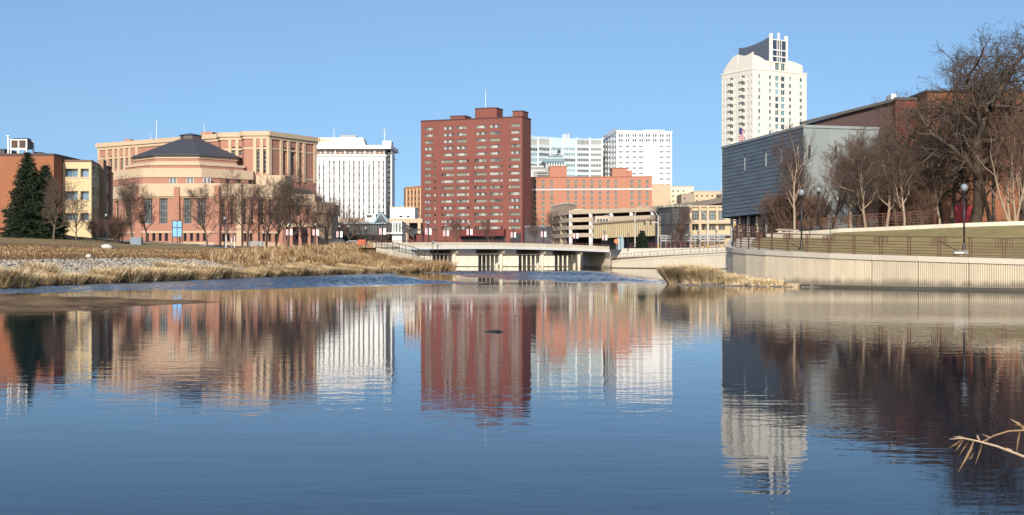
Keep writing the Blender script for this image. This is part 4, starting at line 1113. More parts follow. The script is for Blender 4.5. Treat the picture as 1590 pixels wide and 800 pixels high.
def roofbox(x0, x1, y0, nm, rounded=False):
    u0, D0 = upx(x0,t0,t1); u1, _ = upx(x1,t0,t1); a = Vector(t0)+td*u0+tn*1.2; e = Vector(t0)+td*u1+tn*1.2; fpz = [tuple(a),tuple(e),tuple(e+tn*7),tuple(a+tn*7)]
    if rounded: 
        w = (e-a).length; fpz = [tuple(a+tn*.8),tuple(a+td*w*.06+tn*.2),tuple(a+td*w*.16),tuple(e-td*w*.1),tuple(e+tn*.6),tuple(e+tn*8),tuple(a+tn*8)]
    b = MB(); zt = ZP(y0, D0); b.prism(fpz, ztw-.1, zt); T.part(nm, b, M_red); T.band(fpz, zt-.35, zt+.1, MATS['maroon_coping'], .12, 'coping')
roofbox(697.5,720,180,'penthouse'); roofbox(735,769,168,'penthouse',True); roofbox(794.5,810,172,'penthouse')
mast(754, 138, 540, ZP(168,540)-1.5, 'white mast on the rounded penthouse of the red tower', .14)
# dark podium wall beside it
D = 480
Pm = Bld('dark_podium', 'dark slate podium wall between the red tower and the parking ramp', at=(XP(838,D),D,5))
Pm.box('wall', (XP(815,D),D,4),(XP(862,D),D+12,ZP(352,D)), mat('dark_slate_wall', (.075,.07,.075), .8, var=.2)); Pm.box('coping', (XP(814.5,D),D-.2,ZP(352,D)),(XP(862.5,D),D+12.2,ZP(351,D)), F_grey)

# ---------------------------------------------------------------- white medical block with a curved glass wing
D = 760
Md = Bld('medical_block', 'tall white medical block with square window groups joined to a curved glass wing', at=(XP(960,D),D,5))
M_wt = mat('white_panel', (.72,.71,.69), .6, var=.05, scale=.08, rand=.03); Wm = (3,1,F_white,[G_mid],.2,False)
m0, m1 = pd(957.5,D), pd(1043,D+6); mL = pd(935,D+62); fm = [mL, m0, m1, (m1[0]+4,m1[1]+60), (mL[0]+4,mL[1]+60)]
colx = [(960.5,967.5),(971,978),(981.8,988.8),(992,999),(1024.5,1031),(1034.5,1041)]
ops = []
for k, y in enumerate((226,234.4,242.9,251.3,259.8,268.3,276.8,285.3)):
    ops += wpx(m0,m1,[(a,e,y,y+3.4) for a, e in colx], Wm)
for y in (208.5,216):
    ops += wpx(m0,m1,[(a,a+2.9,y,y+4.6) for a in (961,964.6,971.4,975,982,985.6,992.6,996.2,1003,1006.6,1013.6,1017.2,1024.6,1028.2,1034.6,1038.2)], (1,1,F_white,[G_mid],.12,False))
opl = []
for i in range(11):
    y0 = 211+i*8.4
    for j in range(5):
        a = 936.2+j*4.3; opl += wpx(mL,m0,[(a,a+3.1,y0,y0+5.2)], (1,2,F_white,[G_mid],.14,False))
Md.block(fm, 5, ZP(203.5,D), M_wt, {0:opl,1:ops}, depth=.5)
Md.band(fm, ZP(204.3,D), ZP(202.6,D), M_wt, .4, 'coping', (0,1)); Md.box('penthouse', (XP(1000,D),D+6,ZP(203.5,D)),(XP(1034,D),D+30,ZP(200.3,D)), M_wt)
for px in (957.7,968.8,979.6,990.2,1001,1011.5,1022.3,1032.5,1042.6):
    u, DD = upx(px,m0,m1); Md.box('rib', (XP(px,DD)-.22,DD-.35,5),(XP(px,DD)+.22,DD+.1,ZP(205,D)), M_wt)
# curved wing: six bays on an arc
arc = [(815,D+10),(836,D+18),(855,D+25),(874,D+30),(895,D+34),(916,D+36),(935.5,D+36)]
pts = [pd(*a) for a in arc]; fpw = pts+[(pts[-1][0],D+70),(pts[0][0],D+70)]
ed = {}
for j in range(6):
    p, q_ = pts[j], pts[j+1]; L = (Vector(q_)-Vector(p)).length; rowsv = []
    for i in range(8):
        DD = (p[1]+q_[1])/2; y = 229.6+i*8.4; rowsv.append((.5, round(L-.5,3), round(ZP(y+5.0,DD),3), round(ZP(y,DD),3), (7,1,F_white,[random.choice([G_teal,G_teal,G_mid]) if j < 4 else G_mid],.16,False)))
    if j in (0,1,4,5): rowsv.append((.5, round(L-.5,3), round(ZP(225.5,DD),3), round(ZP(217,DD),3), (10,1,F_white,[G_mid if j > 3 else G_blind],.2,False)))
    ed[j] = rowsv
Md.block(fpw, 5, ZP(213.2,D+25), mat('pale_curtain_wall', (.48,.58,.62), .45, var=.06), ed, depth=.35)
for j in range(7):
    p = pts[j]; Md.box('mullion_pier', (p[0]-.3,p[1]-.4,5),(p[0]+.3,p[1]+.2,ZP(213.5,p[1])), F_white)
for px in (874,877,880,883): 
    b = MB(); b.tube([(XP(px,D+40),D+40,ZP(213.5,D+25)),(XP(px,D+40),D+40,ZP(208.5,D+40))], .35, 8); Md.part('flue', b, F_white)

# teal roofed pavilion and grey block in front of it
D = 640
Pv = Bld('teal_pavilion', 'small rooftop pavilion with a stepped teal glass roof above the orange hotel', at=(XP(862,D),D,5))
Pv.box('grey_wing', (XP(815,D),D+4,5),(XP(849,D),D+30,ZP(256.5,D)), mat('pale_grey_panel', (.48,.48,.47), .7)); Pv.box('wing_band', (XP(815,D),D+3.8,ZP(262,D)),(XP(849.3,D),D+4.1,ZP(258.5,D)), mat('mid_grey_panel',(.26,.26,.27),.7))
Pv.box('drum', (XP(848,D),D,5),(XP(877,D),D+18,ZP(258,D)), F_grey)
for i in range(8): Pv.box('white_column', (XP(848.5+i*4,D)-.3,D-.7,ZP(262,D)),(XP(848.5+i*4,D)+.3,D-.1,ZP(253,D)), F_white)
M_tealg = mat('teal_glazing', (.12,.21,.24), .25, var=.2, rand=.1)
steps = [(844,877,253.5,249),(848,876,249,245),(853,874.5,245,241),(858,873,241,237.5)]
for i, (a, e, y0, y1) in enumerate(steps):
    Pv.box('glass_tier', (XP(a,D),D-1+i*1.5,ZP(y0,D)),(XP(e,D),D+18-i*1.5,ZP(y1+1,D)), M_tealg); Pv.box('tier_ledge', (XP(a,D)-.2,D-1.3+i*1.5,ZP(y1+1,D)),(XP(e,D)+.2,D+18.2-i*1.5,ZP(y1,D)), F_white if i % 2 else M_bg)
b = MB(); b.lathe([(0.9,0),(.9,1.2),(0,2.6)], (XP(868.5,D),D+6,ZP(237.5,D)), 8); Pv.part('finial', b, F_dark)
b = MB(); b.poly([(XP(840,D),D+2,ZP(253,D)),(XP(868,D),D+2,ZP(237.2,D)),(XP(868,D),D+14,ZP(237.2,D)),(XP(840,D),D+14,ZP(253,D))]); Pv.part('sloped_roof', b, mat('pale_metal_roof',(.58,.60,.60),.5))
Pv.box('low_unit', (XP(829,D-40),D-40,ZP(276,D-40)),(XP(851,D-40),D-34,ZP(265.5,D-40)), F_grey); 
for y in (268,272.3): Pv.box('louver', (XP(834,D-40),D-40.1,ZP(y+1.9,D-40)),(XP(850.5,D-40),D-39.95,ZP(y,D-40)), F_dark)
b = MB(); n = 14; x0, x1 = XP(884,D), XP(922,D)
for i in range(n):
    f0, f1 = i/n, (i+1)/n; h0, h1 = math.sin(math.pi*f0), math.sin(math.pi*f1); zz = ZP(277,D); hh = ZP(271.5,D)-zz
    b.quad((x0+(x1-x0)*f0,D,zz+hh*h0),(x0+(x1-x0)*f1,D,zz+hh*h1),(x0+(x1-x0)*f1,D+14,zz+hh*h1),(x0+(x1-x0)*f0,D+14,zz+hh*h0)); b.quad((x0+(x1-x0)*f0,D,zz-3),(x0+(x1-x0)*f1,D,zz-3),(x0+(x1-x0)*f1,D,zz+hh*h1),(x0+(x1-x0)*f0,D,zz+hh*h0))
Pv.part('vault_roof', b, M_tealg)

# ---------------------------------------------------------------- orange brick hotel
M_org = mat('orange_red_brick', (.39,.175,.115), .9, var=.09, scale=.2, streak=.06, grain=.05)
D = 560
Oh = Bld('orange_hotel', 'long orange brick building with green windows, two brick towers and a white band', at=(XP(915,D),D,5))
fo = [pd(812,D),pd(1012.5,D-6),(XP(1012.5,D),D+22),(XP(812,D),D+24)]
cx = [831,843.5,856.7,882,894,906.5,919,931.5,944,956.3,981,993,1005]; ry = [279.5,287.2,297,305.3,313.6,321.9,330.2,338.5,346.8,355]
ops = []
gw = (1,2,F_green,[G_green],.14,False)
for i, x in enumerate(cx):
    for j, y in enumerate(ry):
        if j > 5 and i > 2: continue
        ops += wpx(fo[0],fo[1],[(x-2.2,x+2.2,y,y+5.6)], gw)
Oh.block(fo, 4, ZP(275.5,D), M_org, {0:ops}, depth=.3)
Oh.band(fo, ZP(295.6,D), ZP(294,D), M_white, .15, 'white_band', (0,)); Oh.band(fo, ZP(276.3,D), ZP(275,D), mat('rust_coping',(.30,.11,.07),.8), .2, 'coping', (0,1))
for a, e, y in ((853,880,258.5),(950.5,974,261.2)):
    fp = [pd(a,D-1.5),pd(e,D-1.5),(XP(e,D),D+12),(XP(a,D),D+12)]; Oh.block(fp, ZP(279,D) if False else ZP(276,D), ZP(y,D), M_org, name='roof_tower'); Oh.band(fp, ZP(y+.9,D), ZP(y-.2,D), MATS['rust_coping'], .2, 'coping')
Oh.box('tower_side', (XP(974.2,D),D+1,ZP(276,D)),(XP(982,D),D+9,ZP(264.5,D)), M_org); Oh.box('parapet_box', (XP(990,D),D+3,ZP(276,D)),(XP(1003,D),D+8,ZP(273.6,D)), M_conc)

# tan office blocks right of it
D = 640
tb = [('tan_office','plain tan office block right behind the orange brick building',1010,1041,286.5,640,M_tan),('pale_office','pale cream block with small windows behind the glass fronted hall',1040,1077,289.5,655,mat('pale_cream',(.66,.56,.41),.85,var=.08)),
      ('grey_brick_office','small greyish brown block in front of the pale cream one',1058,1078.5,301,620,mat('grey_brown_brick',(.33,.26,.20),.9)),('low_tan_office','long tan block between the cream offices and the grey museum',1077,1132,297,635,mat('warm_tan',(.55,.41,.28),.85,var=.08))]
for nm, lb, a, e, y, D, m in tb:
    X = Bld(nm, lb, at=(XP((a+e)/2,D),D,5)); fp = [pd(a,D),pd(e,D),(XP(e,D),D+18),(XP(a,D),D+18)]; n = max(2, int((e-a)/8))
    ops = [] if nm == 'tan_office' else wpx(fp[0],fp[1],[(a+4+i*8,a+6.2+i*8,yy,yy+2.6) for i in range(n-1) for yy in (y+6,y+14,y+22)], small)
    X.block(fp, 4, ZP(y,D), m, {0:ops}); X.band(fp, ZP(y+.8,D), ZP(y-.2,D), F_tan, .15, 'coping', (0,1)); X.box('roof_unit', (XP(a+8,D),D+4,ZP(y,D)),(XP(a+14,D),D+8,ZP(y-2,D)), F_grey)

# ---------------------------------------------------------------- parking ramp
Rp = Bld('parking_ramp', 'open concrete parking ramp with dark deck openings below the orange hotel', at=(XP(950,390),390,4))
rpts = [pd(856,432),pd(884,406),pd(947,394),pd(1010,380),pd(1068,352),pd(1130,318)]
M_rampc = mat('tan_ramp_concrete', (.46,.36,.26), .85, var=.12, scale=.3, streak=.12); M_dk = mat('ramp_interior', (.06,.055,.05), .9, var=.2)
back = [(p[0]+6, p[1]+38) for p in rpts]
bands_z = [(ZP(333,406),ZP(326.5,406)),(ZP(345,406),ZP(338.5,406)),(ZP(356.5,406),ZP(350.5,406)),(ZP(368.5,406),ZP(362.5,406))]
for i in range(len(rpts)-1):
    p, q = Vector(rpts[i]), Vector(rpts[i+1]); d = (q-p).normalized(); inn = Vector((-d.y,d.x))
    for z0, z1 in bands_z:
        b = MB(); P = [p, q, q+inn*.35, p+inn*.35]; b.prism([tuple(v) for v in P], z0, z1); Rp.part('spandrel', b, M_rampc)
    L = (q-p).length; n = 2
    for j in range(n):
        a = p+d*(L*(j+.03)/n); c = a+inn*.2; b = MB(); e = d*.42
        b.prism([tuple(a-e+inn*.05),tuple(a+e+inn*.05),tuple(a+e+inn*.8),tuple(a-e+inn*.8)], 3.8, bands_z[0][1]-.3); Rp.part('column', b, M_white if i else M_rampc)
for z0, z1 in bands_z:
    b = MB(); b.poly([(p[0]+.1,p[1]+.4,z0+.25) for p in rpts]+[(p[0],p[1],z0+.25) for p in reversed(back)])
    b.poly([(p[0]+.1,p[1]+.4,z0+.02) for p in reversed(rpts)]+[(p[0],p[1],z0+.02) for p in back]); Rp.part('deck', b, M_rampc)
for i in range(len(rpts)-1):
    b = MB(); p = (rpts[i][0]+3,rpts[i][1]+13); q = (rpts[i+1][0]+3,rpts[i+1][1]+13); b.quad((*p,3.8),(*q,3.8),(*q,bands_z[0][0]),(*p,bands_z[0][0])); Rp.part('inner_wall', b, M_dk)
fp = [pd(857,436),pd(880,412),(XP(880,412)+4,424),(XP(857,436)+4,446)]; 
Rp.block(fp, 4, ZP(317,420), M_tan, name='stair_tower'); Rp.band(fp, ZP(318,420), ZP(316.5,420), F_white, .15, 'coping', (0,1))
for px in (893,936,975,1035): 
    D = 400; Rp.box('deck_wall', (XP(px,D),D+9,bands_z[0][1]-.3),(XP(px+16,D),D+9.5,bands_z[0][1]+.5), M_conc)

# ribbed yellow hall in front of the ramp
Yh = Bld('ribbed_hall', 'low yellow hall faced with vertical ribs in front of the parking ramp', at=(XP(970,310),310,4))
y0_, y1_ = pd(923,332), pd(1021,292); yd = (Vector(y1_)-Vector(y0_)).normalized(); yn = Vector((-yd.y,yd.x)); zt = 11.4
fp = [y0_,y1_,tuple(Vector(y1_)+yn*24),tuple(Vector(y0_)+yn*24)]
M_yel = mat('yellow_ochre_panel', (.47,.38,.23), .8, var=.08, rand=.05); M_yeld = mat('ochre_recess', (.40,.28,.115), .85)
zlo = ZP(368.5,312); uo = upx(1012,y0_,y1_)[0]
Yh.block(fp, zlo, zt, M_yeld); L = (Vector(y1_)-Vector(y0_)).length; n = 30
rb = MB(); rb.box((0,-.34,0),(.62,.02,1)); RIB = mesh_of(rb, 'rib', M_yel)
for i in range(n):
    a = Vector(y0_)+yd*(L*i/n+.15); put('rib', RIB, Yh.root, (a.x-Yh.o.x, a.y-Yh.o.y, zlo-Yh.o.z), math.atan2(yd.y,yd.x), (1,1,zt-zlo-.25))
Yh.band(fp, zt-.3, zt+.1, M_tan, .5, 'coping', (0,1))
b = MB(); a = Vector(y0_)+yn*2; e = Vector(y1_)+yn*2; b.quad((a.x,a.y,3.5),(e.x,e.y,3.5),(e.x,e.y,zlo),(a.x,a.y,zlo)); Yh.part('entry_recess', b, F_dark)
for px in (961,966): u, DD = upx(px,y0_,y1_); Yh.box('entry_column', (XP(px,DD)-.35,DD-.8,3.5),(XP(px,DD)+.35,DD-.2,zlo+.3), M_bg)
Yh.box('upper_wing', (XP(924,338),338,zt-.2),(XP(946,338),346,ZP(335.5,338)), M_rampc)
for i in range(4): Yh.box('wing_window', (XP(927+i*4.6,338),337.92,ZP(344.5,338)),(XP(930.2+i*4.6,338),338.05,ZP(340,338)), G_mid)

# glass fronted hall with the round corner
Gk = Bld('corner_glass_hall', 'dark glass hall with a rounded corner and tan top rim left of the grey museum', at=(XP(1072,255),255,3.6), panes=True)
arcp = [(1021.5,263),(1026,256),(1033,252),(1043,250.5),(1056,250),(1072,249.5)]
ap_ = [pd(*a) for a in arcp]; zt = 12.4; fpg = ap_+[(XP(1072,249.5),275),(XP(1021.5,263)+2,285)]
ed = {}
for j in range(5):
    L = (Vector(ap_[j+1])-Vector(ap_[j])).length
    ed[j] = [(.06, round(L-.06,3), round(z0,3), round(z0+2.5,3), (2,1,F_dark,[glass('slate_glass',(.05,.075,.10))],.06,False,'glass_panel')) for z0 in (6.2,8.85)]
Gk.block(fpg, 3.3, zt, mat('dark_metal_wall', (.05,.052,.055), .5), ed, depth=.1)
Gk.band(fpg, zt-.12, zt+.3, mat('green_tan_rim', (.33,.34,.27), .6), .35, 'rim', range(5))
f2 = [pd(1071.5,250),pd(1136,248),(XP(1136,248),272),(XP(1071.5,250),272)]
ops = wpx(f2[0],f2[1],[(1074,1086,327.5,342),(1088,1098,327.5,342),(1100,1112.5,327.5,342),(1114.5,1126,327.5,342)], (3,3,F_grey,[G_mid],.06,False))
ops += wpx(f2[0],f2[1],[(1074,1126,350,358)], (10,1,F_tan,[G_dark],.08,False))+wpx(f2[0],f2[1],[(1074,1126,367,374)], (8,1,F_dark,[G_dark],.08,False))
Gk.block(f2, 3.3, ZP(321,250), M_yel, ops and {0:ops}, depth=.3); Gk.band(f2, ZP(322,250), ZP(319.5,250), M_rampc, .3, 'rim', (0,1)); Gk.band(f2, ZP(348,250), ZP(344.5,250), M_rampc, .9, 'balcony_edge', (0,)); Gk.band(f2, ZP(366.5,250), ZP(364.2,250), F_grey, 1.1, 'balcony_edge', (0,))
for px in (1072.5,1087,1099.2,1113.5): Gk.box('column', (XP(px,248.6)-.25,248.5,3.3),(XP(px,248.6)+.25,249.0,ZP(320,249)), M_tan)
for y in (366.3,370,373.8): 
    b = MB(); b.bar((XP(1026,247.5),247.5,ZP(y,247.5)),(XP(1125,247.5),247.5,ZP(y,247.5)), .12, .3); Gk.part('terrace_rail', b, F_grey)
for i in range(14): px = 1026+i*7.6; Gk.box('terrace_post', (XP(px,247.4)-.08,247.3,3.2),(XP(px,247.4)+.08,247.42,ZP(365,247.5)), F_grey)

# ---------------------------------------------------------------- cream residential tower
M_crm = mat('warm_cream_precast', (.64,.605,.53), .75, var=.05, scale=.1, streak=.05)
D = 515
Ct = Bld('cream_tower', 'tall cream residential tower with curved gables and a dark sail on top', at=(XP(1168,D),D,5))
cc = Vector(pd(1168.5,D)); dr = Vector((.87,.49)); dl = Vector((-.49,.87))
def solve(dirv, px): 
    r = (px-PX0)/F; return (r*cc.y-cc.x)/(dirv.x-r*dirv.y)
sr, sl = solve(dr,1252.5), solve(dl,1120.5); pr, pl = cc+dr*sr, cc+dl*sl
ftc = [tuple(pl), tuple(cc), tuple(pr), tuple(pl+dr*sr)]
zt = ZP(106.5,D)
tw = lambda: (2,1,F_white,[random.choice([G_teal,G_mid,G_dark,G_teal])],.10,False)
gw1, gw2, gw3 = (1,1,F_white,[G_teal],.12,False),(1,1,F_white,[G_mid],.12,False),(2,1,F_white,[G_green],.12,False)
pick = lambda: random.choice([gw1,gw2,gw3])
opr, opl = [], []
for i in range(23):
    z = zt-2.2-i*2.93
    for a, e in ((1177.5,1181.2),(1194.2,1198),(1203.8,1209.6),(1212.5,1219),(1225.2,1229.2),(1241.8,1246)):
        if i > 11: continue
        u0, _ = upx(a,cc,pr); u1, _ = upx(e,cc,pr); big = e-a > 5; opr.append((round(u0,3),round(u1,3),round(z-(2.1 if big else 1.7),3),round(z,3),pick))
    for a, e in ((1121.6,1123.2),(1126.4,1128.2),(1141.4,1143),(1145.3,1147.1),(1160.8,1162.9),(1165.6,1167.7)):
        u0, _ = upx(a,pl,cc); u1, _ = upx(e,pl,cc); opl.append((round(u0,3),round(u1,3),round(z-1.7,3),round(z,3),gw2))
    for a, e in ((1132.6,1138.2),(1150.6,1156.2)):
        u0, _ = upx(a,pl,cc); u1, _ = upx(e,pl,cc); opl.append((round(u0,3),round(u1,3),round(z-2.2,3),round(z+.05,3),(2,1,F_white,[G_mid],.12,False,'balcony_door')))
        b = MB(); out = Vector((-.87,-.49)); dd = (cc-pl).normalized(); a_ = pl+dd*(u0-.2); e_ = pl+dd*(u1+.2)
        b.prism([tuple(a_+out*1.0),tuple(e_+out*1.0),tuple(e_+out*.02),tuple(a_+out*.02)], z-2.45, z-1.25); 
        if i < 22: Ct.part('balcony', b, M_crm)
Ct.block(ftc, 4, zt, M_crm, {0:opl,1:opr}, depth=.35)
Ct.band(ftc, zt-.3, zt+.25, mat('pale_coping',(.70,.64,.54),.7), .2, 'coping', (0,1,2))
# upper storey, set back, with curved gables
ins = 2.2; u_l, u_c, u_r = pl+dr*ins*.6-dl*2.2, cc+dr*ins*.6+dl*1.2, pr-dr*3.6+dl*1.2
fpu = [tuple(u_l), tuple(u_c), tuple(u_r), tuple(pl+dr*(sr-3.6)-dl*2.2)]; zu = ZP(92,D)
ou = []
for a, e in ((1194,1200.5),(1203.8,1210),(1212.8,1219),(1223,1229.5)):
    q0, _ = upx(a,u_c,u_r); q1, _ = upx(e,u_c,u_r); ou.append((round(q0,3),round(q1,3),round(zt+.5,3),round(zt+2.6+(1.6 if 1203 < a < 1215 else 0),3),gw3))
Ct.block(fpu, zt-.1, zu, M_crm, {1:ou}, depth=.3); Ct.band(fpu, zu-.3, zu+.2, MATS['pale_coping'], .15, 'coping', (0,1,2))
def gable(p, q, zb, z0, z1, peak, name='gable', th=.7):
    """parapet wall with a curved top line rising to peak (0..1 along it)"""
    p, q = Vector(p), Vector(q); d = (q-p).normalized(); nn = Vector((-d.y,d.x))*th; L = (q-p).length; b = MB(); n = 14; top = []
    for i in range(n+1):
        f = i/n; t = 1-abs(f-peak)/max(peak,1-peak); z = z0+(z1-z0)*(math.sin(t*math.pi/2)); a = p+d*L*f; top.append((a, z))
    for (a, za), (e, ze) in zip(top[:-1], top[1:]):
        b.quad((a.x,a.y,zb),(e.x,e.y,zb),(e.x,e.y,ze),(a.x,a.y,za)); a2, e2 = a+nn, e+nn
        b.quad((a.x,a.y,za),(e.x,e.y,ze),(e2.x,e2.y,ze),(a2.x,a2.y,za)); b.quad((e2.x,e2.y,zb),(a2.x,a2.y,zb),(a2.x,a2.y,za),(e2.x,e2.y,ze))
    for (a, z) in (top[0], top[-1]): a2 = a+nn; b.quad((a.x,a.y,zb),(a2.x,a2.y,zb),(a2.x,a2.y,z),(a.x,a.y,z))
    Ct.part(name, b, M_crm)
dd = (cc-pl).normalized()
g0, _ = upx(1123.5,pl,cc); g1, _ = upx(1145.5,pl,cc); gable(pl+dd*g0, pl+dd*g1, zt-.2, zt+1.5, ZP(87,D+12), 1.0)
g0, _ = upx(1147.5,pl,cc); gable(pl+dd*g0, cc+dl*.1, zt-.2, ZP(85.5,D+8), ZP(84,D), .5)
g1, _ = upx(1196,cc,pr); gable(cc+dr*.05, cc+dr*g1, zt-.2, ZP(97,D), ZP(85,D), .05)
g0, _ = upx(1224,cc,pr); g1, _ = upx(1247,cc,pr); gable(cc+dr*g0+dl*.3, cc+dr*g1+dl*.3, zt-.2, ZP(94,D), ZP(88.5,D), .05)
# dark sail
sp0, sp1 = Vector(pd(1147,D+14)), Vector(pd(1198,D+8)); d = (sp1-sp0).normalized(); nn = Vector((-d.y,d.x))*4; b = MB(); n = 16; top = []
for i in range(n+1):
    f = i/n; a = sp0+(sp1-sp0)*f; y = 75-20*(f**1.7); top.append((a, ZP(y,a.y)))
zb_ = zu-.5
for (a, za), (e, ze) in zip(top[:-1], top[1:]):
    a2, e2 = a+nn, e+nn
    b.quad((a.x,a.y,zb_),(e.x,e.y,zb_),(e.x,e.y,ze),(a.x,a.y,za)); b.quad((a.x,a.y,za),(e.x,e.y,ze),(e2.x,e2.y,ze),(a2.x,a2.y,za)); b.quad((e2.x,e2.y,zb_),(a2.x,a2.y,zb_),(a2.x,a2.y,za),(e2.x,e2.y,ze))
for a, z in (top[0], top[-1]): a2 = a+nn; b.quad((a.x,a.y,zb_),(a2.x,a2.y,zb_),(a2.x,a2.y,z),(a.x,a.y,z))
Ct.part('sail', b, mat('slate_blue_metal', (.032,.046,.074), .5, var=.1, streak=.06))
# white lattice frame with dark glass
l0, l1 = Vector(pd(1198.5,D+7)), Vector(pd(1222,D+12)); d = (l1-l0).normalized(); nn = Vector((-d.y,d.x)); L = (l1-l0).length
b = MB(); P = [l0+nn*.25,l1+nn*.25,l1+nn*4,l0+nn*4]; b.prism([tuple(v) for v in P], zt, ZP(60,D+8)); Ct.part('mast_glass', b, glass('navy_glass', (.04,.06,.09)))
for f, w, yt in ((0,1.1,52.5),(.36,.22,60),(.5,.28,50),(.64,.22,60),(1,1.1,53.5)):
    a = l0+d*L*f; b = MB(); b.prism([tuple(a-d*w/2),tuple(a+d*w/2),tuple(a+d*w/2+nn*1.1),tuple(a-d*w/2+nn*1.1)], zt, ZP(yt,D+8)); Ct.part('mast_post', b, F_white)
for y in (61.5,77.5,87.5):
    b = MB(); a, e = l0-nn*.08, l1-nn*.08; b.prism([tuple(a),tuple(e),tuple(e+nn*.3),tuple(a+nn*.3)], ZP(y+.9,D+8), ZP(y-.9,D+8)); Ct.part('mast_beam', b, F_white)

# ---------------------------------------------------------------- grey clad museum on the right bank
C0, Cl = Vector((28.6,120.0)), Vector((24.6,143.2)); zt, zlo = 14.77, 6.5
Mu = Bld('grey_museum', 'slate grey panel clad museum wing raised over a glass lobby on the right bank', at=(28.6,120,4.3), panes=True)
M_sl = mat('slate_panel', (.105,.132,.152), .55, var=.10, scale=.6, rand=.13, streak=.06); M_zinc = mat('zinc_sheet', (.24,.265,.265), .5, var=.12, scale=.4, streak=.10, rand=.05); M_sub = mat('dark_substrate', (.06,.075,.085), .8)
Cr = Vector(pd(1364,122.2)); d = (C0-Cl).normalized(); L = (C0-Cl).length; rz = math.atan2(d.y,d.x); outn = Vector((d.y,-d.x))
slits = []
for a, y0, y1 in ((1156.6,244,265),(1189.6,237,258.5),(1213.3,232,254),(1238.6,226,247.5)):
    u, DD = upx(a,Cl,C0); slits.append((u-.16,u+.16,ZP(y1,DD),ZP(y0,DD)))
bk = [tuple(Cl),tuple(C0),tuple(Cr),(Cr.x+3,150),(Cl.x+3,150)]
sls = [(round(a-.03,3),round(b_+.03,3),round(c_,3),round(e,3),(1,1,F_white,[F_white],.05,False)) for a, b_, c_, e in slits]
rsl = wpx(C0,Cr,[(1255.2,1258.8,225.5,247),(1296.5,1300,226,247.5),(1335,1338.5,227,248)], (1,1,F_dark,[G_dark],.04,False))
Mu.block(bk, zlo, zt, M_sub, {0:sls}, depth=.06, skip=(1,)); 
Mu.block([tuple(C0),tuple(Cr),(Cr.x+.5,124),(C0.x+.5,124)], 4.2, zt, M_zinc, {0:rsl}, name='zinc_wall', depth=.25, skip=(1,2,3))
c = MB(); c.poly([(p[0],p[1],zlo) for p in reversed(bk)]); Mu.part('soffit', c, F_dark)
# staggered cladding panels on the long side, cut back round the slit windows
pm = MB(); e = .012
pm.v = [(0,-.012,0),(1,-.012,0),(1,-.05,0.02),(0,-.05,0.02),(0,-.012,1),(1,-.012,1)]
pm.f = [(3,2,5,4),(0,1,2,3),(0,3,4),(1,5,2)]; pm.m = [0]*4
PAN = mesh_of(pm, 'cladding_panel', M_sl)
rows_n = 19; ph = (zt-zlo-.25)/rows_n
for r_ in range(rows_n):
    z0 = zlo+.05+r_*ph; off = (r_*0.37) % 1.0; u = -off*2.3
    while u < L:
        a, b_ = max(u,.02), min(u+2.3,L-.02); u += 2.3
        segs = [(a,b_)]
        for s0, s1, v0, v1 in slits:
            if v0 < z0+ph and v1 > z0:
                ns = []
                for (x, y) in segs:
                    if s1+.06 <= x or s0-.06 >= y: ns.append((x,y)); continue
                    if s0-.06-x > .1: ns.append((x,s0-.06))
                    if y-s1-.06 > .1: ns.append((s1+.06,y))
                segs = ns
        for x, y in segs:
            if y-x < .12: continue
            p = Cl+d*(x+e); put('cladding_panel', PAN, Mu.root, (p.x-Mu.o.x,p.y-Mu.o.y,z0-Mu.o.z), rz, (y-x-2*e,1,ph-.01))
Mu.band(bk, zt-.2, zt+.06, M_zinc, .1, 'coping', (0,1))
# lobby glass and columns under the raised wing
lb = [tuple(Cl+Vector((1.6,-1.5))),tuple(C0+Vector((2.2,3))),(C0.x+6,128),(Cl.x+6,146)]
Ll = (Vector(lb[1])-Vector(lb[0])).length
Mu.block(lb, 4.2, zlo, F_dark, {0:[(.3+i*1.6,1.7+i*1.6,4.4,6.4,(1,1,F_dark,[G_green if i % 3 else G_blue],.06,False,'lobby_glass')) for i in range(int((Ll-.6)/1.6))]}, depth=.1, name='lobby_wall')
for i in range(6): p = Cl+d*(1.2+i*2.7)+Vector((.7,0)); b = MB(); b.tube([(p.x,p.y,4.1),(p.x,p.y,zlo)], .17, 10); Mu.part('column', b, F_tan if i % 2 else F_grey)
# flag on the roof edge
Fl = Bld('flag_pole', 'flag with red and white stripes hanging on a pole above the grey museum', 'flag', (XP(1147,155),155,4.4)); D = 155; x = XP(1147,D)
b = MB(); b.tube([(x,D,4.3),(x,D,ZP(193,D))], [.06,.035], 8); b.lathe([(0,0),(.1,.06),(.1,.12),(0,.2)],(x,D,ZP(193,D)),8); Fl.part('pole', b, F_grey)
z0, z1 = ZP(218,D), ZP(198,D)
for i in range(13):
    b = MB(); a0, a1 = z0+(z1-z0)*i/13, z0+(z1-z0)*(i+1)/13; n = 6
    for j in range(n):
        f0, f1 = j/n, (j+1)/n; dx0, dx1 = .62*f0, .62*f1; sg = lambda f: .16*math.sin(f*9)
        dz = lambda f: -.35*f
        b.quad((x+.05+dx0,D+sg(f0),a0+dz(f0)),(x+.05+dx1,D+sg(f1),a0+dz(f1)),(x+.05+dx1,D+sg(f1),a1+dz(f1)),(x+.05+dx0,D+sg(f0),a1+dz(f0)))
    Fl.part('stripe', b, mat('flag_red',(.42,.02,.03),.8) if i % 2 == 0 else mat('flag_white',(.7,.7,.7),.8))
b = MB(); b.quad((x+.06,D-.03,z0+(z1-z0)*.52),(x+.38,D-.2,z0+(z1-z0)*.5),(x+.38,D-.2,z1-.1),(x+.06,D-.03,z1+.02)); Fl.part('canton', b, mat('flag_blue',(.02,.03,.12),.8))

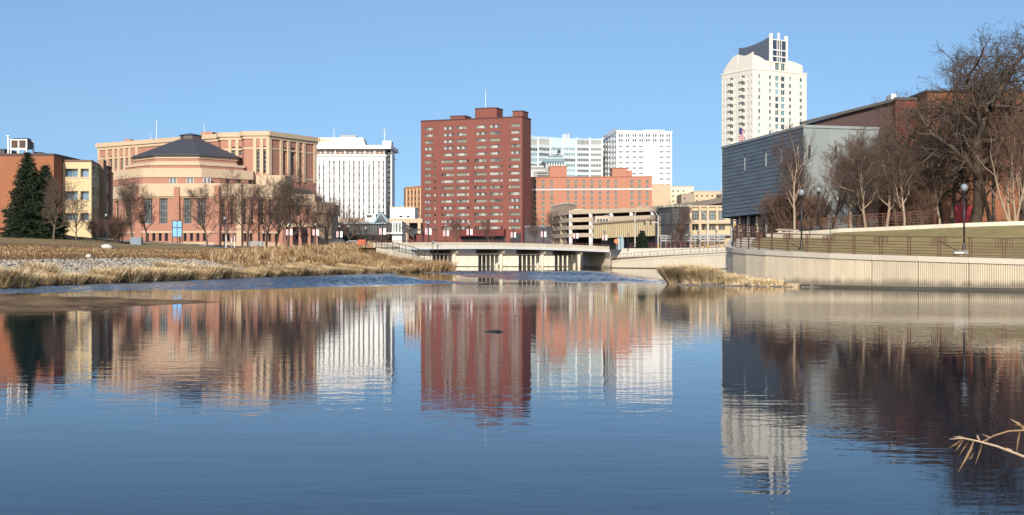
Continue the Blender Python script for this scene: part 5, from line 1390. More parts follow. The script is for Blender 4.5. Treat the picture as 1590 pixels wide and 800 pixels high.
# ---------------------------------------------------------------- brick civic hall behind the trees
Ch = Bld('civic_hall', 'large brick hall with a dark sloping maroon roof behind the bare oaks', at=(46,140,4.4))
M_mar = mat('maroon_metal', (.055,.028,.026), .7, var=.12, streak=.05); M_cb = mat('civic_brick', (.235,.095,.048), .9, var=.15, scale=.4, grain=.1); M_cr = mat('civic_red_brick', (.14,.038,.026), .9, var=.15)
D = 135; a, e = XP(1246,D), XP(1386,D); zl0, zl1 = ZP(194,D), ZP(158,D); f_ = XP(1452,D)
b = MB(); b.poly([(a,D,4),(e,D,4),(e,D,zl1),(a,D,zl0)]); b.poly([(a,D,zl0),(e,D,zl1),(e,D+40,zl1),(a,D+40,zl0)]); b.poly([(a,D+40,4),(a,D,4),(a,D,zl0),(a,D+40,zl0)]); Ch.part('sloping_wall', b, M_mar)
Ch.band([(a,D),(e,D)], 0, 0, M_mar, .01, 'eave', ()) 
b = MB(); b.bar((a-.3,D-.3,zl0+.12),(e,D-.3,zl1+.12), .8, .3); Ch.part('eave', b, F_dark)
Ch.block([(e,D-1),(f_,D-1),(f_,D+38),(e,D+38)], 4, zl1+.2, M_cr); Ch.band([(e,D-1),(f_,D-1),(f_,D+38),(e,D+38)], zl1, zl1+.35, F_dark, .15, 'coping', (0,))
D2 = 131; g1 = XP(1700,D2); fp = [(XP(1440,D2),D2),(g1,D2),(g1,D2+40),(XP(1440,D2),D2+40)]
Ch.block(fp, 4, ZP(141,D2), M_cb, {0: wpx(fp[0],fp[1],[(1476,1506,318,350),(1540,1552,200,260),(1600,1612,200,260)], (3,2,F_dark,[G_dark],.1,False))}); Ch.band(fp, ZP(143,D2), ZP(140,D2), F_dark, .2, 'coping', (0,3)); Ch.band(fp, ZP(222,D2), ZP(217,D2), M_cr, .08, 'brick_course', (0,))
Ch.box('red_door_panel', (XP(1476,129),128.7,4.2),(XP(1507,129),129.0,ZP(319,129)), mat('bright_red_panel',(.34,.012,.018),.5))
Ch.box('roof_vent', (XP(1384,138),138,zl1),(XP(1392,138),140,ZP(146,138)), F_white)
Ch.box('low_wing', (XP(1385,125),125,4.2),(XP(1478,125),131,ZP(290,125)), M_cb)

# ---------------------------------------------------------------- bare trees, conifers, brush
def tubes(paths):
    """paths: list of (pts (n,3), radii (n,), sides) -> triangle soup, grouped so numpy does the work"""
    groups = {}
    for p, r, s in paths: groups.setdefault((len(p), s), []).append((p, r))
    Vs, Fs, off = [], [], 0
    for (n, s), lst in groups.items():
        P = np.array([a for a, _ in lst]); Rr = np.array([b for _, b in lst]); k = len(lst)
        T = np.empty_like(P); T[:,1:-1] = P[:,2:]-P[:,:-2]; T[:,0] = P[:,1]-P[:,0]; T[:,-1] = P[:,-1]-P[:,-2]
        T /= np.linalg.norm(T, axis=2, keepdims=True)+1e-9
        ref = np.where(np.abs(T[:,:,2:3]) < .9, np.array((0,0,1.)), np.array((1.,0,0)))
        A = np.cross(T, ref); A /= np.linalg.norm(A, axis=2, keepdims=True)+1e-9; B = np.cross(T, A)
        ang = np.arange(s)*2*np.pi/s
        V = P[:,:,None,:]+Rr[:,:,None,None]*(A[:,:,None,:]*np.cos(ang)[None,None,:,None]+B[:,:,None,:]*np.sin(ang)[None,None,:,None])
        base = off+(np.arange(k)*n*s)[:,None,None]+(np.arange(n-1)*s)[None,:,None]; j = np.arange(s)[None,None,:]; j2 = (j+1) % s
        a, b_, c, d = base+j, base+j2, base+s+j2, base+s+j
        Fs.append(np.stack((a,b_,c),-1).reshape(-1,3)); Fs.append(np.stack((a,c,d),-1).reshape(-1,3)); Vs.append(V.reshape(-1,3)); off += k*n*s
    return np.concatenate(Vs), np.concatenate(Fs)
def grow_tree(seed, height=8.0, trunk_r=.16, counts=(9,7,6,5,3), clear=.22, spread=48, up=.10, wig=.13, ratio=.62, stems=1, lratio0=.62, thin=.010, shape='round'):
    rng = np.random.default_rng(seed); trunk, crown = [], []
    def branch(p, d, L, r, lev):
        n = (7,6,5,4,3,3)[lev]; s = (8,6,5,4,3,3)[lev]
        pts = [p]; rad = [r]; st = L/(n-1); dirs = [d]
        for i in range(1, n):
            d = d+rng.normal(0, wig*(.6 if lev == 0 else 1.2), 3)+np.array((0,0,up if lev else .02)); d = d/np.linalg.norm(d)
            p = p+d*st; pts.append(p); dirs.append(d); rad.append(max(r*(1-(.72 if lev else .68)*i/(n-1)), thin*.6))
        (trunk if lev <= 1 else crown).append((np.array(pts), np.array(rad), s))
        if lev >= len(counts): return
        m = counts[lev]+rng.integers(-1, 2); az = rng.uniform(0, 6.28)
        for k in range(max(2, m)):
            lo = clear if lev == 0 else .22
            t = lo+(1-lo)*((k+rng.uniform(.2,.95))/m); t = min(t, .999); f = t*(n-1); i = int(f); q = f-i
            bp_ = pts[i]*(1-q)+pts[min(i+1,n-1)]*q; bd = dirs[min(i+1,n-1)]; br = rad[i]*(1-q)+rad[min(i+1,n-1)]*q
            az += 2.4+rng.normal(0,.35); an = R(spread)*rng.uniform(.65,1.25)*(1.15-.35*t)
            a = np.cross(bd, np.array((.3,.2,1.) if abs(bd[2]) < .9 else (1.,0,0))); a /= np.linalg.norm(a); b_ = np.cross(bd, a)
            nd = bd*math.cos(an)+(a*math.cos(az)+b_*math.sin(az))*math.sin(an)
            if lev == 0:
                g = {'round': 1.15-.75*abs(t-.5), 'oak': 1.2-.55*t, 'vase': .8+.4*t}[shape]; L2 = height*lratio0*.62*g*rng.uniform(.8,1.15)
            else: L2 = L*ratio*rng.uniform(.6,1.1)*(1.15-.45*t)
            branch(bp_, nd/np.linalg.norm(nd), L2, max(min(br*.68, r*.55), thin), lev+1)
    for s_ in range(stems):
        a = rng.uniform(0,6.28); tl = 0 if stems == 1 else rng.uniform(.12,.38)
        d = np.array((math.cos(a)*tl, math.sin(a)*tl, 1.0)); d /= np.linalg.norm(d)
        branch(np.array((math.cos(a)*.12*(stems > 1), math.sin(a)*.12*(stems > 1), -.15)), d, height*(.86 if stems == 1 else .7), trunk_r, 0)
    return tubes(trunk), tubes(crown)
M_bark = mat('grey_brown_bark', (.115,.085,.066), .95, var=.3, scale=2.5, grain=.2, spec=.1); M_barkp = mat('pale_bark', (.30,.22,.16), .95, var=.3, scale=2.5, spec=.1)
M_twig = mat('brown_twigs', (.112,.080,.064), .95, var=.25, scale=1, spec=.1, rand=.18); M_twigr = mat('reddish_twigs', (.13,.080,.060), .95, var=.25, spec=.1, rand=.15); M_oak = mat('oak_bark', (.085,.064,.050), .95, var=.3, scale=2, grain=.2, spec=.1)
TREES = {}
def tree_kind(key, tm, cm_, **kw):
    (tv, tf), (cv, cf) = grow_tree(**kw); a = soup('trunk', tv, tf, tm, smooth=True); c = soup('crown', cv, cf, cm_)
    TREES[key] = (a.data, c.data); bpy.data.objects.remove(a); bpy.data.objects.remove(c)
tree_kind('street_a', M_bark, M_twig, seed=1, height=8.6, trunk_r=.16, counts=(14,8,6,5), spread=46, thin=.012)
tree_kind('street_b', M_bark, M_twig, seed=2, height=8.4, trunk_r=.18, counts=(15,8,6,5), spread=50, clear=.26, thin=.012)
tree_kind('street_c', M_bark, M_twigr, seed=3, height=8.0, trunk_r=.15, counts=(13,8,6,5), spread=42, up=.16, thin=.012, shape='vase')
tree_kind('small_pale', M_barkp, M_twig, seed=4, height=6.4, trunk_r=.13, counts=(13,9,7,6), spread=50, clear=.26, thin=.008)
tree_kind('tall_pale', M_barkp, M_twig, seed=5, height=8.5, trunk_r=.15, counts=(12,7,6,4), spread=34, up=.22, clear=.3, thin=.009, shape='vase')
tree_kind('multi', M_barkp, M_twigr, seed=6, height=7.5, trunk_r=.09, counts=(7,6,5,5), spread=36, up=.2, stems=5, thin=.008)
tree_kind('brush', M_bark, M_twigr, seed=8, height=3.6, trunk_r=.045, counts=(5,5,5,4), spread=40, up=.15, stems=11, clear=.1, thin=.009)
tree_kind('oak_a', M_oak, M_oak, seed=14, height=15.0, trunk_r=.50, counts=(12,8,6,5,2), spread=66, up=.055, wig=.26, ratio=.60, lratio0=.88, clear=.24, thin=.011, shape='oak')
tree_kind('oak_b', M_oak, M_oak, seed=23, height=14.0, trunk_r=.42, counts=(12,8,6,5,2), spread=62, up=.07, wig=.25, ratio=.60, lratio0=.85, clear=.26, thin=.011, shape='oak')
def tree(kind, px, D, scale, label, rz=0.0, name='bare_tree', cat='tree', group=None, z=None, sz=1.0):
    x = XP(px, D); zz = H(x, D) if z is None else z
    t = thing(name, label, cat, (x, D, zz-.05), rz, group); a, c = TREES[kind]
    put('trunk', a, t, scale=(scale,scale,scale*sz)); put('crown', c, t, scale=(scale,scale,scale*sz)); return t
LG = 'bare trees along the left lawn'
for i, (k, px, D, s, rz, lb) in enumerate([
    ('street_b',84,150,.80,.3,'bare tree in front of the spruces with a pale forked trunk'),('street_a',118,166,.62,1.2,'small bare tree before the cream office windows'),
    ('street_b',204,188,1.02,2.0,'bare spreading tree at the left corner of the brick government facade'),('street_c',231,196,.92,.5,'slim bare tree just left of the blue panel sign'),
    ('street_a',322,190,.98,3.1,'bare tree just right of the blue panel sign, before the brick wall'),('street_c',349,168,1.00,4.4,'dense bare tree beside the white tree stakes'),
    ('street_b',385,182,1.05,1.0,'bare tree behind the grey park bench'),('street_a',413,186,1.12,5.5,'bare tree right of the park bench, first of the thick row'),
    ('street_c',428,196,1.25,2.6,'tall bare tree in the middle of the thick row before the government wing'),('street_b',447,184,1.05,.2,'bare tree left of the first banner lamp on the lawn'),
    ('street_a',470,190,.92,3.9,'bare tree between the two banner lamps before the dark canopy'),('street_c',488,178,.80,1.8,'thin bare tree next to the second banner lamp on the lawn'),
    ('street_b',507,196,.86,5.0,'bare tree before the buff end wall of the government wing')]):
    tree(k, px, D, s, lb, rz, group=LG)
CG = 'bare trees round the glass hall and bridge'
for k, px, D, s, rz, z, lb in [('street_c',546,215,.80,.4,None,'round bare reddish tree before the left bays of the glass hall'),('street_a',566,222,.82,2.2,None,'bare tree under the pointed gable of the glass hall'),
    ('street_c',586,228,.78,3.7,None,'bare tree before the right end of the glass hall, by the bridge'),('street_b',708,300,.75,1.1,4.6,'faint bare tree at the red tower entrance, left of the canopy'),
    ('street_a',760,300,.72,2.9,4.6,'faint bare tree before the red tower canopy'),('street_c',832,300,.85,.9,4.6,'dark bare tree before the slate podium wall'),('street_b',858,310,.95,4.1,4.6,'dark bare tree at the corner of the parking ramp'),
    ('street_a',1046,238,1.05,5.2,None,'bare tree before the rounded glass corner'),('street_c',1058,236,.9,1.5,None,'second bare tree right of the one at the rounded glass corner')]:
    tree(k, px, D, s, lb, rz, group=CG, z=z)
RG = 'bare trees on the right bank'
for k, px, D, s, rz, lb in [('oak_a',1512,103,1.08,.6,'huge bare oak spreading over the right bank lamp'),('oak_b',1592,108,1.15,2.3,'huge bare oak at the right edge of the picture'),('oak_b',1458,116,.86,5.2,'wide bare oak before the maroon wall, left of the largest one'),
    ('tall_pale',1234,99,.80,.9,'slender bare tree with a pale trunk before the museum corner'),('small_pale',1322,100,1.05,2.0,'round bare tree with a pale trunk before the zinc museum wall'),
    ('small_pale',1376,101,1.08,4.4,'dark bare tree with a rusty trunk right of the museum wall'),('small_pale',1404,100,.98,5.6,'pale trunked bare tree by the right end of the upper railing'),
    ('small_pale',1460,104,1.05,.2,'small bare tree before the low brick wing, left of the red door'),('multi',1572,97,1.15,3.3,'many stemmed pale tree right of the red door'),
    ('street_a',1362,114,1.0,1.4,'taller bare tree standing behind the round ones near the museum'),('small_pale',1440,114,1.35,2.7,'tall bare tree against the maroon wall left of the oak'),
    ('street_c',1290,108,.85,3.0,'thin bare tree between the pale trunks before the museum'),('tall_pale',1545,116,1.3,5.1,'tall bare tree between the two oaks'),('small_pale',1395,118,1.4,.8,'tall bare tree under the peak of the sloping maroon roof'),
    
    ('street_a',1420,109,1.2,3.6,'tall bare brown tree veiling the maroon wall above the upper railing'),('street_b',1480,108,1.2,4.9,'tall bare brown tree just left of the largest oak trunk'),('street_c',1540,108,1.35,.4,'tall bare brown tree just right of the largest oak trunk'),('small_pale',1345,98,.95,1.2,'low round bare tree between the two pale trunks by the terrace railing'),('street_c',1252,104,.80,5.5,'wispy bare tree right of the slender pale trunk')]:
    tree(k, px, D, s, lb, rz, group=RG)
for k, px, D, s, rz, lb in [('brush',1201,103,1.0,.2,'leftmost reddish brush by the upper railing below the museum'),('brush',1218,101,1.15,1.4,'tall reddish brush beside the slender pale trunk'),('brush',1256,102,1.0,2.9,'reddish brush between the two right bank path lamps'),
    ('brush',1280,103,.9,4.0,'low reddish brush left of the round pale trunked tree'),('brush',1340,105,1.0,5.2,'brush under the round bare tree before the zinc wall'),('brush',1425,104,.95,.9,'brush before the low brick wing'),
    ('brush',176,176,1.0,2.2,'bushy bare shrub beside the cream office side wall'),('brush',187,180,1.15,5.0,'wide bare shrub left of the government corner'),('brush',148,176,.9,3.3,'pale shrub at the foot of the cream office')]:
    tree(k, px, D, s, lb, rz, 'bare_shrub', 'shrub', 'bare shrubs')

def conifer(seed, height, width, density=1.0, base=.03):
    """spruce: whorls of drooping boughs carrying many small needle sprays"""
    rng = np.random.default_rng(seed); P = []; tri = []; z = height*base; paths = [(np.array([(0,0,-.2),(0,0,height*.5),(0,0,height)]), np.array([height*.018,height*.011,.02]), 7)]
    Vs = []
    while z < height*.985:
        f = z/height; L = width*(1-f)**.8*rng.uniform(.82,1.12)+.08; nb = max(5, int((11-5*f)*density)); a0 = rng.uniform(0,6.28)
        for k in range(nb):
            a = a0+k*6.283/nb+rng.normal(0,.2); l = L*rng.uniform(.7,1.12); rise = .30*f-.06; n = int(max(14, l*44))
            t = np.sort(rng.random(n))**.8; r_ = t*l; zz = z+rise*r_-.16*l*t*t+.10*l*np.clip(t-.75,0,1)*1.5
            cx, cy = r_*math.cos(a), r_*math.sin(a)
            sp_ = (.10+.26*l*(1-t)*t+.05)
            off = rng.normal(0,1,(n,3))*np.stack((sp_,sp_,sp_*.35),1); c = np.stack((cx,cy,zz),1)+off
            ln = rng.uniform(.18,.42,n); dv = np.stack((np.full(n,math.cos(a)),np.full(n,math.sin(a)),np.full(n,-.35)),1)+rng.normal(0,.55,(n,3)); dv /= np.linalg.norm(dv,axis=1,keepdims=True)
            sd_ = np.cross(dv, rng.normal(0,1,(n,3))); sd_ /= np.linalg.norm(sd_,axis=1,keepdims=True)+1e-9
            w = .075
            Vs.append(np.stack((c-sd_*w, c+sd_*w, c+dv*ln[:,None]), 1).reshape(-1,3))
            paths.append((np.array([(0,0,z),(l*.5*math.cos(a),l*.5*math.sin(a),z+rise*l*.5-.04*l),(l*.92*math.cos(a),l*.92*math.sin(a),z+rise*l*.92-.13*l)]), np.array([.03,.02,.008]), 3))
        z += height*.020*rng.uniform(.8,1.25)+.02
    V = np.concatenate(Vs); return tubes(paths), (V, np.arange(len(V)).reshape(-1,3))
M_needle = mat('spruce_needles', (.022,.033,.018), .9, var=.4, scale=.8, spec=.15, rand=.1)
def spruce(px, D, height, width, seed, label, z=None):
    (tv,tf),(cv,cf) = conifer(seed, height, width); x = XP(px,D); t = thing('spruce_tree', label, 'tree', (x,D,(H(x,D) if z is None else z)-.05), 0, 'spruces')
    soup('trunk', tv, tf, mat('spruce_bark',(.03,.024,.018),.95), t); soup('crown', cv, cf, M_needle, t)
spruce(43, 163, 11.4, 3.7, 1, 'large dark spruce before the brown brick hall'); spruce(70, 164.5, 10.1, 3.0, 2, 'slightly smaller spruce touching the right side of the large one')
spruce(997, 226, 5.0, 1.5, 3, 'small dark spruce beside the ribbed yellow hall')

# ---------------------------------------------------------------- street furniture
M_globe = mat('frosted_globe', (.20,.22,.24), .15, var=.1, spec=.6)
lp = MB(); lp.lathe([(.16,0),(.16,.12),(.11,.22),(.085,.55),(.06,.62)], n=10); LM_base = mesh_of(lp, 'base', M_black, True)
lp = MB(); lp.tube([(0,0,.5),(0,0,3.45)], [.06,.05], 8); LM_pole = mesh_of(lp, 'pole', M_black, True)
lp = MB(); lp.lathe([(.05,3.4),(.12,3.46),(.13,3.52),(.17,3.58),(.17,3.62),(.0,3.62)], n=10); LM_col = mesh_of(lp, 'collar', M_black, True)
lp = MB(); lp.lathe([(.12,3.6),(.175,3.68),(.20,3.79),(.18,3.91),(.11,3.99),(.0,4.02)], n=14); LM_globe = mesh_of(lp, 'globe', M_globe, True)
lp = MB(); lp.lathe([(.0,4.13),(.025,4.09),(.03,4.03),(.10,4.0)], n=8); LM_fin = mesh_of(lp, 'finial', M_black, True)
lp = MB(); lp.box((-.34,-.01,2.0),(-.09,.01,3.0)); lp2 = MB(); lp2.box((.09,-.01,2.0),(.34,.01,3.0))
BAN_P = mesh_of(lp, 'banner', mat('pink_banner',(.62,.38,.40),.8)); BAN_W = mesh_of(lp2, 'banner', mat('white_banner',(.75,.74,.72),.8))
lp = MB(); lp.box((-.36,-.012,2.985),(.36,.012,3.015)); BAN_ARM = mesh_of(lp, 'banner_arm', M_black)
LAMP_ID = 0
def lamp(px, D, label, z=None, s=1.0, banner=False, x=None, pale=False):
    x = XP(px,D) if x is None else x; zz = H(x,D) if z is None else z
    t = thing('street_lamp', label, 'street lamp', (x,D,zz), 0, 'banner lamps' if banner else 'globe lamps')
    for n, me in (('base',LM_base),('pole',LM_pole),('collar',LM_col)): put(n, me, t, scale=(s,s,s))
    g = put('globe', LM_globe, t, scale=(s,s,s)); put('finial', LM_fin, g)
    if banner:
        a = put('banner_arm', BAN_ARM, t, scale=(s*1.5,s*1.5,s), rz=.25); put('banner', BAN_P, a); put('banner', BAN_W, a)
    return t
lamp(1497,69.6,'black globe lamp on the grass slope nearest the right edge, casting a long shadow',s=1.0); lamp(1244.5,78.5,'black globe lamp behind the river railing before the museum corner',s=.97)
lamp(1271,97,'black globe lamp in front of the zinc museum wall, behind the upper railing',s=.90); lamp(1197.5,112,'small distant globe lamp below the slate museum wall',s=.8)
lamp(165,166,'globe lamp before the shaded side of the cream office'); lamp(349,160,'globe lamp in front of the dense bare tree by the white stakes'); lamp(568,158,'globe lamp near the left end of the bridge'); lamp(541,186,'globe lamp before the glass hall windows',s=.9)
lamp(449,170,'banner lamp left of the dark entrance canopy on the lawn',banner=True,s=.85); lamp(490,172,'banner lamp right of the dark entrance canopy on the lawn',banner=True,s=.85); lamp(527,190,'banner lamp before the left bay of the glass hall',banner=True,s=.95)
for px, k, lb in ((594,.9,'banner lamp at the left end of the bridge, before the white portal'),(665,.9,'banner lamp on the bridge before the black canopy posts'),(692.5,10.5,'banner lamp on the bridge before the lower left of the red tower'),
                  (729,.9,'banner lamp on the bridge left of the red tower entrance'),(797,10.5,'banner lamp on the bridge below the right corner of the red tower'),(844,.9,'banner lamp on the bridge before the slate podium'),(894,.9,'banner lamp on the bridge before the parking ramp'),(939,1.2,'banner lamp at the right end of the bridge before the ribbed hall')):
    r = (px-PX0)/F; p0 = BA+BK*k; s_ = (r*p0.y-p0.x)/(BD.x-r*BD.y); p = p0+BD*s_
    lamp(px, p.y, lb, z=btop(s_)-.72 if 0 < s_ < BL else H(p.x,p.y), s=.92, banner=True, x=p.x)
for px, D, z, lb, s in ((672,171,1.35,'slim lamp on the path under the left end of the bridge, left of two',.72),(679.5,173.5,1.05,'slim lamp right beside the first pier at the left end of the bridge',.66),(975,226,3.3,'globe lamp on the street right of the bridge',.8),(1084,225,3.2,'globe lamp above the flood wall before the glass hall',.95),(1112,220,3.2,'globe lamp on the street beside the museum lobby',.95)):
    lamp(px, D, lb, z=z, s=s)

M_galv = mat('galvanised_steel', (.52,.50,.45), .5, var=.1)
def cobra(px, D, ytop, arm, label, z=3.6, sig=None, low=None):
    x = XP(px,D); b = Bld('street_light', label, 'street light', (x,D,z)); zt = ZP(ytop,D); m = MB(); m.tube([(x,D,z),(x,D,zt-1.6)], [.14,.09], 8); b.part('pole', m, M_galv)
    m = MB(); pts = [(x,D,zt-1.7)]
    for i in range(1, 8): f = i/7; pts.append((x+arm*f, D-.2*f, zt-1.6+1.6*math.sin(f*math.pi/2)))
    m.tube(pts, [.08]+[.06]*7, 6); b.part('arm', m, M_galv)
    m = MB(); m.lathe([(0,0),(.22,.04),(.2,.16),(0,.22)], (0,0,0), 8); m.v = [(v[0]*1.9+x+arm*1.02, v[1]+D-.2, v[2]+zt-.08) for v in m.v]; b.part('lamp_head', m, F_grey)
    m = MB(); m.lathe([(.25,0),(.25,.1),(.17,.3),(.14,.9)], (x,D,z), 8); b.part('base', m, mat('sunlit_base',(.50,.36,.10),.6) if low else M_galv)  # yellow base colour stands in for sunlight on the foot of the pole
    if sig:
        m = MB(); m.bar((x,D,z+5.2),(x+sig,D-.1,z+5.5), .12, .12); b.part('signal_arm', m, M_galv)
        for f in (.55,.95):
            sx = x+sig*f; b.box('signal_head', (sx-.17,D-.4,z+4.7),(sx+.17,D-.1,z+5.7), M_black)
    return b
cobra(919.5,258,334,3.6,'tall street light with its arm to the right before the parking ramp',low=True); cobra(986,250,319.5,1.6,'tall curved street light behind the small spruce'); cobra(1022,240,323,-1.9,'street light with a traffic signal arm before the rounded glass corner',sig=-2.8,low=True); cobra(1099,236,327,-1.5,'tall curved street light with a base coloured sunlit yellow left of the museum lobby',low=True)

# park bench, stakes, boxes, signs
def bench(px, D, label):
    x = XP(px,D); z = H(x,D); b = Bld('park_bench', label, 'bench', (x,D,z)); m = mat('bench_grey',(.22,.24,.26),.5)
    for k in range(4): b.box('seat_slat', (x-.95,D-.22+k*.12,z+.43),(x+.95,D-.12+k*.12,z+.47), m)
    for k in range(4): b.box('back_slat', (x-.95,D+.28,z+.55+k*.12),(x+.95,D+.31,z+.65+k*.12), m)
    for s in (-.8,.8): b.box('leg', (x+s-.04,D-.2,z-.05),(x+s+.04,D-.12,z+.43), M_black); b.box('leg', (x+s-.04,D+.24,z-.05),(x+s+.04,D+.279,z+1.0), M_black)
bench(397, 155, 'grey slatted park bench on the lawn under the bare trees')
for px, D, h, lb in ((351,158,1.5,'tall white stake left of the other two by the dense bare tree'),(359.5,160,1.2,'short white stake between the other two'),(364,159,1.6,'white stake rightmost of the three by the dense tree')):
    x = XP(px,D); z = H(x,D); b = Bld('tree_stake', lb, 'stake', (x,D,z), 'white stakes'); m = MB(); m.tube([(x,D,z-.1),(x,D,z+h)], .06, 6); b.part('post', m, F_white); b.box('cap', (x-.08,D-.08,z+h),(x+.08,D+.08,z+h+.05), F_grey)
x = XP(212,166); z = H(x,166); Ub = Bld('utility_box', 'grey blue utility cabinet on the lawn left of the government facade', 'cabinet', (x,166,z)); Ub.box('cabinet', (x-.75,165.6,z-.1),(x+.75,166.4,z+1.0), mat('blue_grey_box',(.16,.19,.23),.5)); Ub.box('lid', (x-.8,165.55,z+1.0),(x+.8,166.45,z+1.06), F_grey)
for i, (px, D, s, lb) in enumerate(((166,125,.62,'pale boulder lying on the left lawn slope'),(138,98,.4,'small white stone in the brown meadow'))):
    x = XP(px,D); rock_soup('boulder', np.array([(x,D,H(x,D)+.12)]), np.array([s]), mat('pale_boulder',(.55,.52,.46),.9,var=.2), kind=None, seed=31+i, label=lb, cat='boulder')
for px, y, D, lb in ((562,372,172,'orange red barricade on the lawn near the bridge'),):
    x = XP(px,D); z = H(x,D); b = Bld('barricade', lb, 'barricade', (x,D,z)); m = mat('orange_red',(.50,.09,.04),.6)
    for k in range(3): b.box('board', (x-.6,D-.04,z+.35+k*.28),(x+.6,D,z+.55+k*.28), m)
    for s in (-.5,.5): b.box('leg', (x+s-.04,D-.02+.03,z-.05),(x+s+.04,D+.08,z+1.15), m)
x = XP(957,236); b = Bld('round_sign', 'round orange sign on a post right of the bridge', 'sign', (x,236,3.6)); m = MB(); m.tube([(x,236,3.5),(x,236,5.0)], .05, 6); b.part('post', m, F_grey); m = MB(); m.lathe([(0,-.03),(.45,-.03),(.45,.03),(0,.03)], n=18); m.v = [(v[0]+x, 235.9+v[2], v[1]+5.1) for v in m.v]; b.part('disc', m, mat('orange_sign',(.62,.19,.06),.6))

# parked cars
def car(px, D, col, label, rz=0.0, van=False, z=None):
    x = XP(px,D); zz = H(x,D) if z is None else z; t = thing('parked_car', label, 'car', (x,D,zz), rz, 'parked cars'); m = mat('car_paint_'+label.split()[0], col, .25, var=.05, spec=.6)
    hl, hw, hb = 2.15, .88, .78; prof = [(-hl,.35),(-hl,.72),(-hl+.35,.86),(-1.15,.90),(-.55,1.42),(.75,1.45),(1.35,.95),(hl-.15,.86),(hl,.66),(hl,.35)]
    if van: prof = [(-hl,.35),(-hl,1.0),(-hl+.1,1.72),(.9,1.75),(1.5,1.05),(hl-.1,.95),(hl,.66),(hl,.35)]
    b = MB()
    for s in (-1,1): b.poly([(p,s*hw,q) for p, q in (prof if s < 0 else reversed(prof))])
    for (p0,q0),(p1,q1) in zip(prof, prof[1:]+prof[:1]): b.quad((p0,-hw,q0),(p0,hw,q0),(p1,hw,q1),(p1,-hw,q1))
    b.build('body', m, t)
    for s in (-1,1):
        g = MB(); y = s*(hw+.006); P = [(-1.0,.93),(-.5,1.36),(.68,1.38),(1.15,.96)] if not van else [(-1.8,1.05),(-1.75,1.6),(.8,1.6),(1.2,1.06)]
        g.poly([(p,y,q) for p, q in (P if s > 0 else reversed(P))]); g.build('side_window', G_dark, t)
        for wx in (-1.35,1.35):
            w = MB(); w.tube([(wx,s*.62,.32),(wx,s*.9,.32)], .32, 14); wo = w.build('wheel', M_black, t); h = MB(); h.tube([(wx,s*.86,.32),(wx,s*.915,.32)], .18, 10); h.build('rim', F_grey, wo)
    for s in (-.55,.55):
        h = MB(); h.box((hl-.03,s-.18,.62),(hl+.015,s+.18,.74)); h.build('headlight', F_white, t)
        h = MB(); h.box((-hl-.015,s-.18,.62),(-hl+.03,s+.18,.76)); h.build('tail_light', mat('red_lens',(.3,.01,.01),.3), t)
car(523,198,(.02,.022,.028),'black van parked before the left end of the glass hall',.1,True); car(546,200,(.55,.54,.50),'silver car parked between the black van and the dark sedan',.06); car(572,196,(.035,.03,.03),'dark sedan parked nearest the bridge end',.05)

# upper terrace: pale kerb wall, its railing, lower ramp wall
KW = [(1600,350.5,80.4),(1500,353,82.4),(1400,357.5,85.4),(1300,361.5,89.4),(1240,364.5,93),(1190,367,97)]
kp = [Vector((XP(a,D),D)) for a, y, D in KW]; Kb = Bld('terrace_kerb', 'pale concrete kerb wall along the top of the right grass slope', 'wall', (kp[0].x,kp[0].y,3.9))
for i in range(len(kp)-1):
    n = 4
    for j in range(n):
        a, e = kp[i].lerp(kp[i+1], j/n), kp[i].lerp(kp[i+1], (j+1)/n-.004); d = (e-a).normalized(); nn = Vector((d.y,-d.x)); za, ze = H(a.x,a.y), H(e.x,e.y)
        c = MB(); P = [a,e,e+nn*.9,a+nn*.9]; Z = [za,ze,ze,za]
        c.v = [(p.x,p.y,z-.3) for p, z in zip(P,Z)]+[(p.x,p.y,z+.26) for p, z in zip(P,Z)]; c.f = [(0,1,2,3),(7,6,5,4),(4,5,1,0),(5,6,2,1),(6,7,3,2),(7,4,0,3)]; c.m = [0]*6
        Kb.part('kerb_stone', c, M_concw)
up_ = []
for (a, y, D) in ((1452,0,91),(1432,0,92),(1412,0,92.6),(1392,0,93.2),(1372,0,93.8),(1353,0,94.5),(1334,0,95.1),(1316,0,95.8),(1298,0,96.6),(1280,0,97.4),(1263,0,98.2),(1246,0,99),(1230,0,99.8),(1214,0,100.8),(1198,0,102)): x = XP(a,D); up_.append((x,D,H(x,D)+.0))
railing('terrace_railing', 'rust brown railing on the upper terrace in front of the trees', up_, 1.15, M_rail, (.13,.3,.47,.64,.81,1.0), True, 2)
# benches and slabs beside the upper path
x = XP(1213,100); b = Bld('stone_seat', 'pale stone seat slab beside the upper path below the museum', 'seat', (x,98,H(x,98))); z = H(x,98); b.box('slab', (x-.9,97.6,z+.38),(x+.9,98.2,z+.5), M_concw); 
for s in (-.6,.6): b.box('leg', (x+s-.12,97.7,z-.1),(x+s+.12,98.1,z+.38), M_concw)
x0, x1 = XP(1196,93), XP(1291,85.5); b = Bld('ramp_wall', 'low white ramp wall with a dark top rail crossing the left part of the right slope', 'wall', (x0,93,H(x0,93)))
c = MB(); n = 8
for i in range(n):
    f0, f1 = i/n, (i+1)/n; a = Vector((x0,93)).lerp(Vector((x1,85.5)), f0); e = Vector((x0,93)).lerp(Vector((x1,85.5)), f1); za, ze = H(a.x,a.y), H(e.x,e.y)
    c.quad((a.x,a.y,za-.2),(e.x,e.y,ze-.2),(e.x,e.y,ze+.30),(a.x,a.y,za+.30)); c.quad((a.x,a.y,za+.30),(e.x,e.y,ze+.30),(e.x+.1,e.y+.3,ze+.30),(a.x+.1,a.y+.3,za+.30)); c.quad((e.x+.1,e.y+.3,ze-.2),(a.x+.1,a.y+.3,za-.2),(a.x+.1,a.y+.3,za+.30),(e.x+.1,e.y+.3,ze+.30))
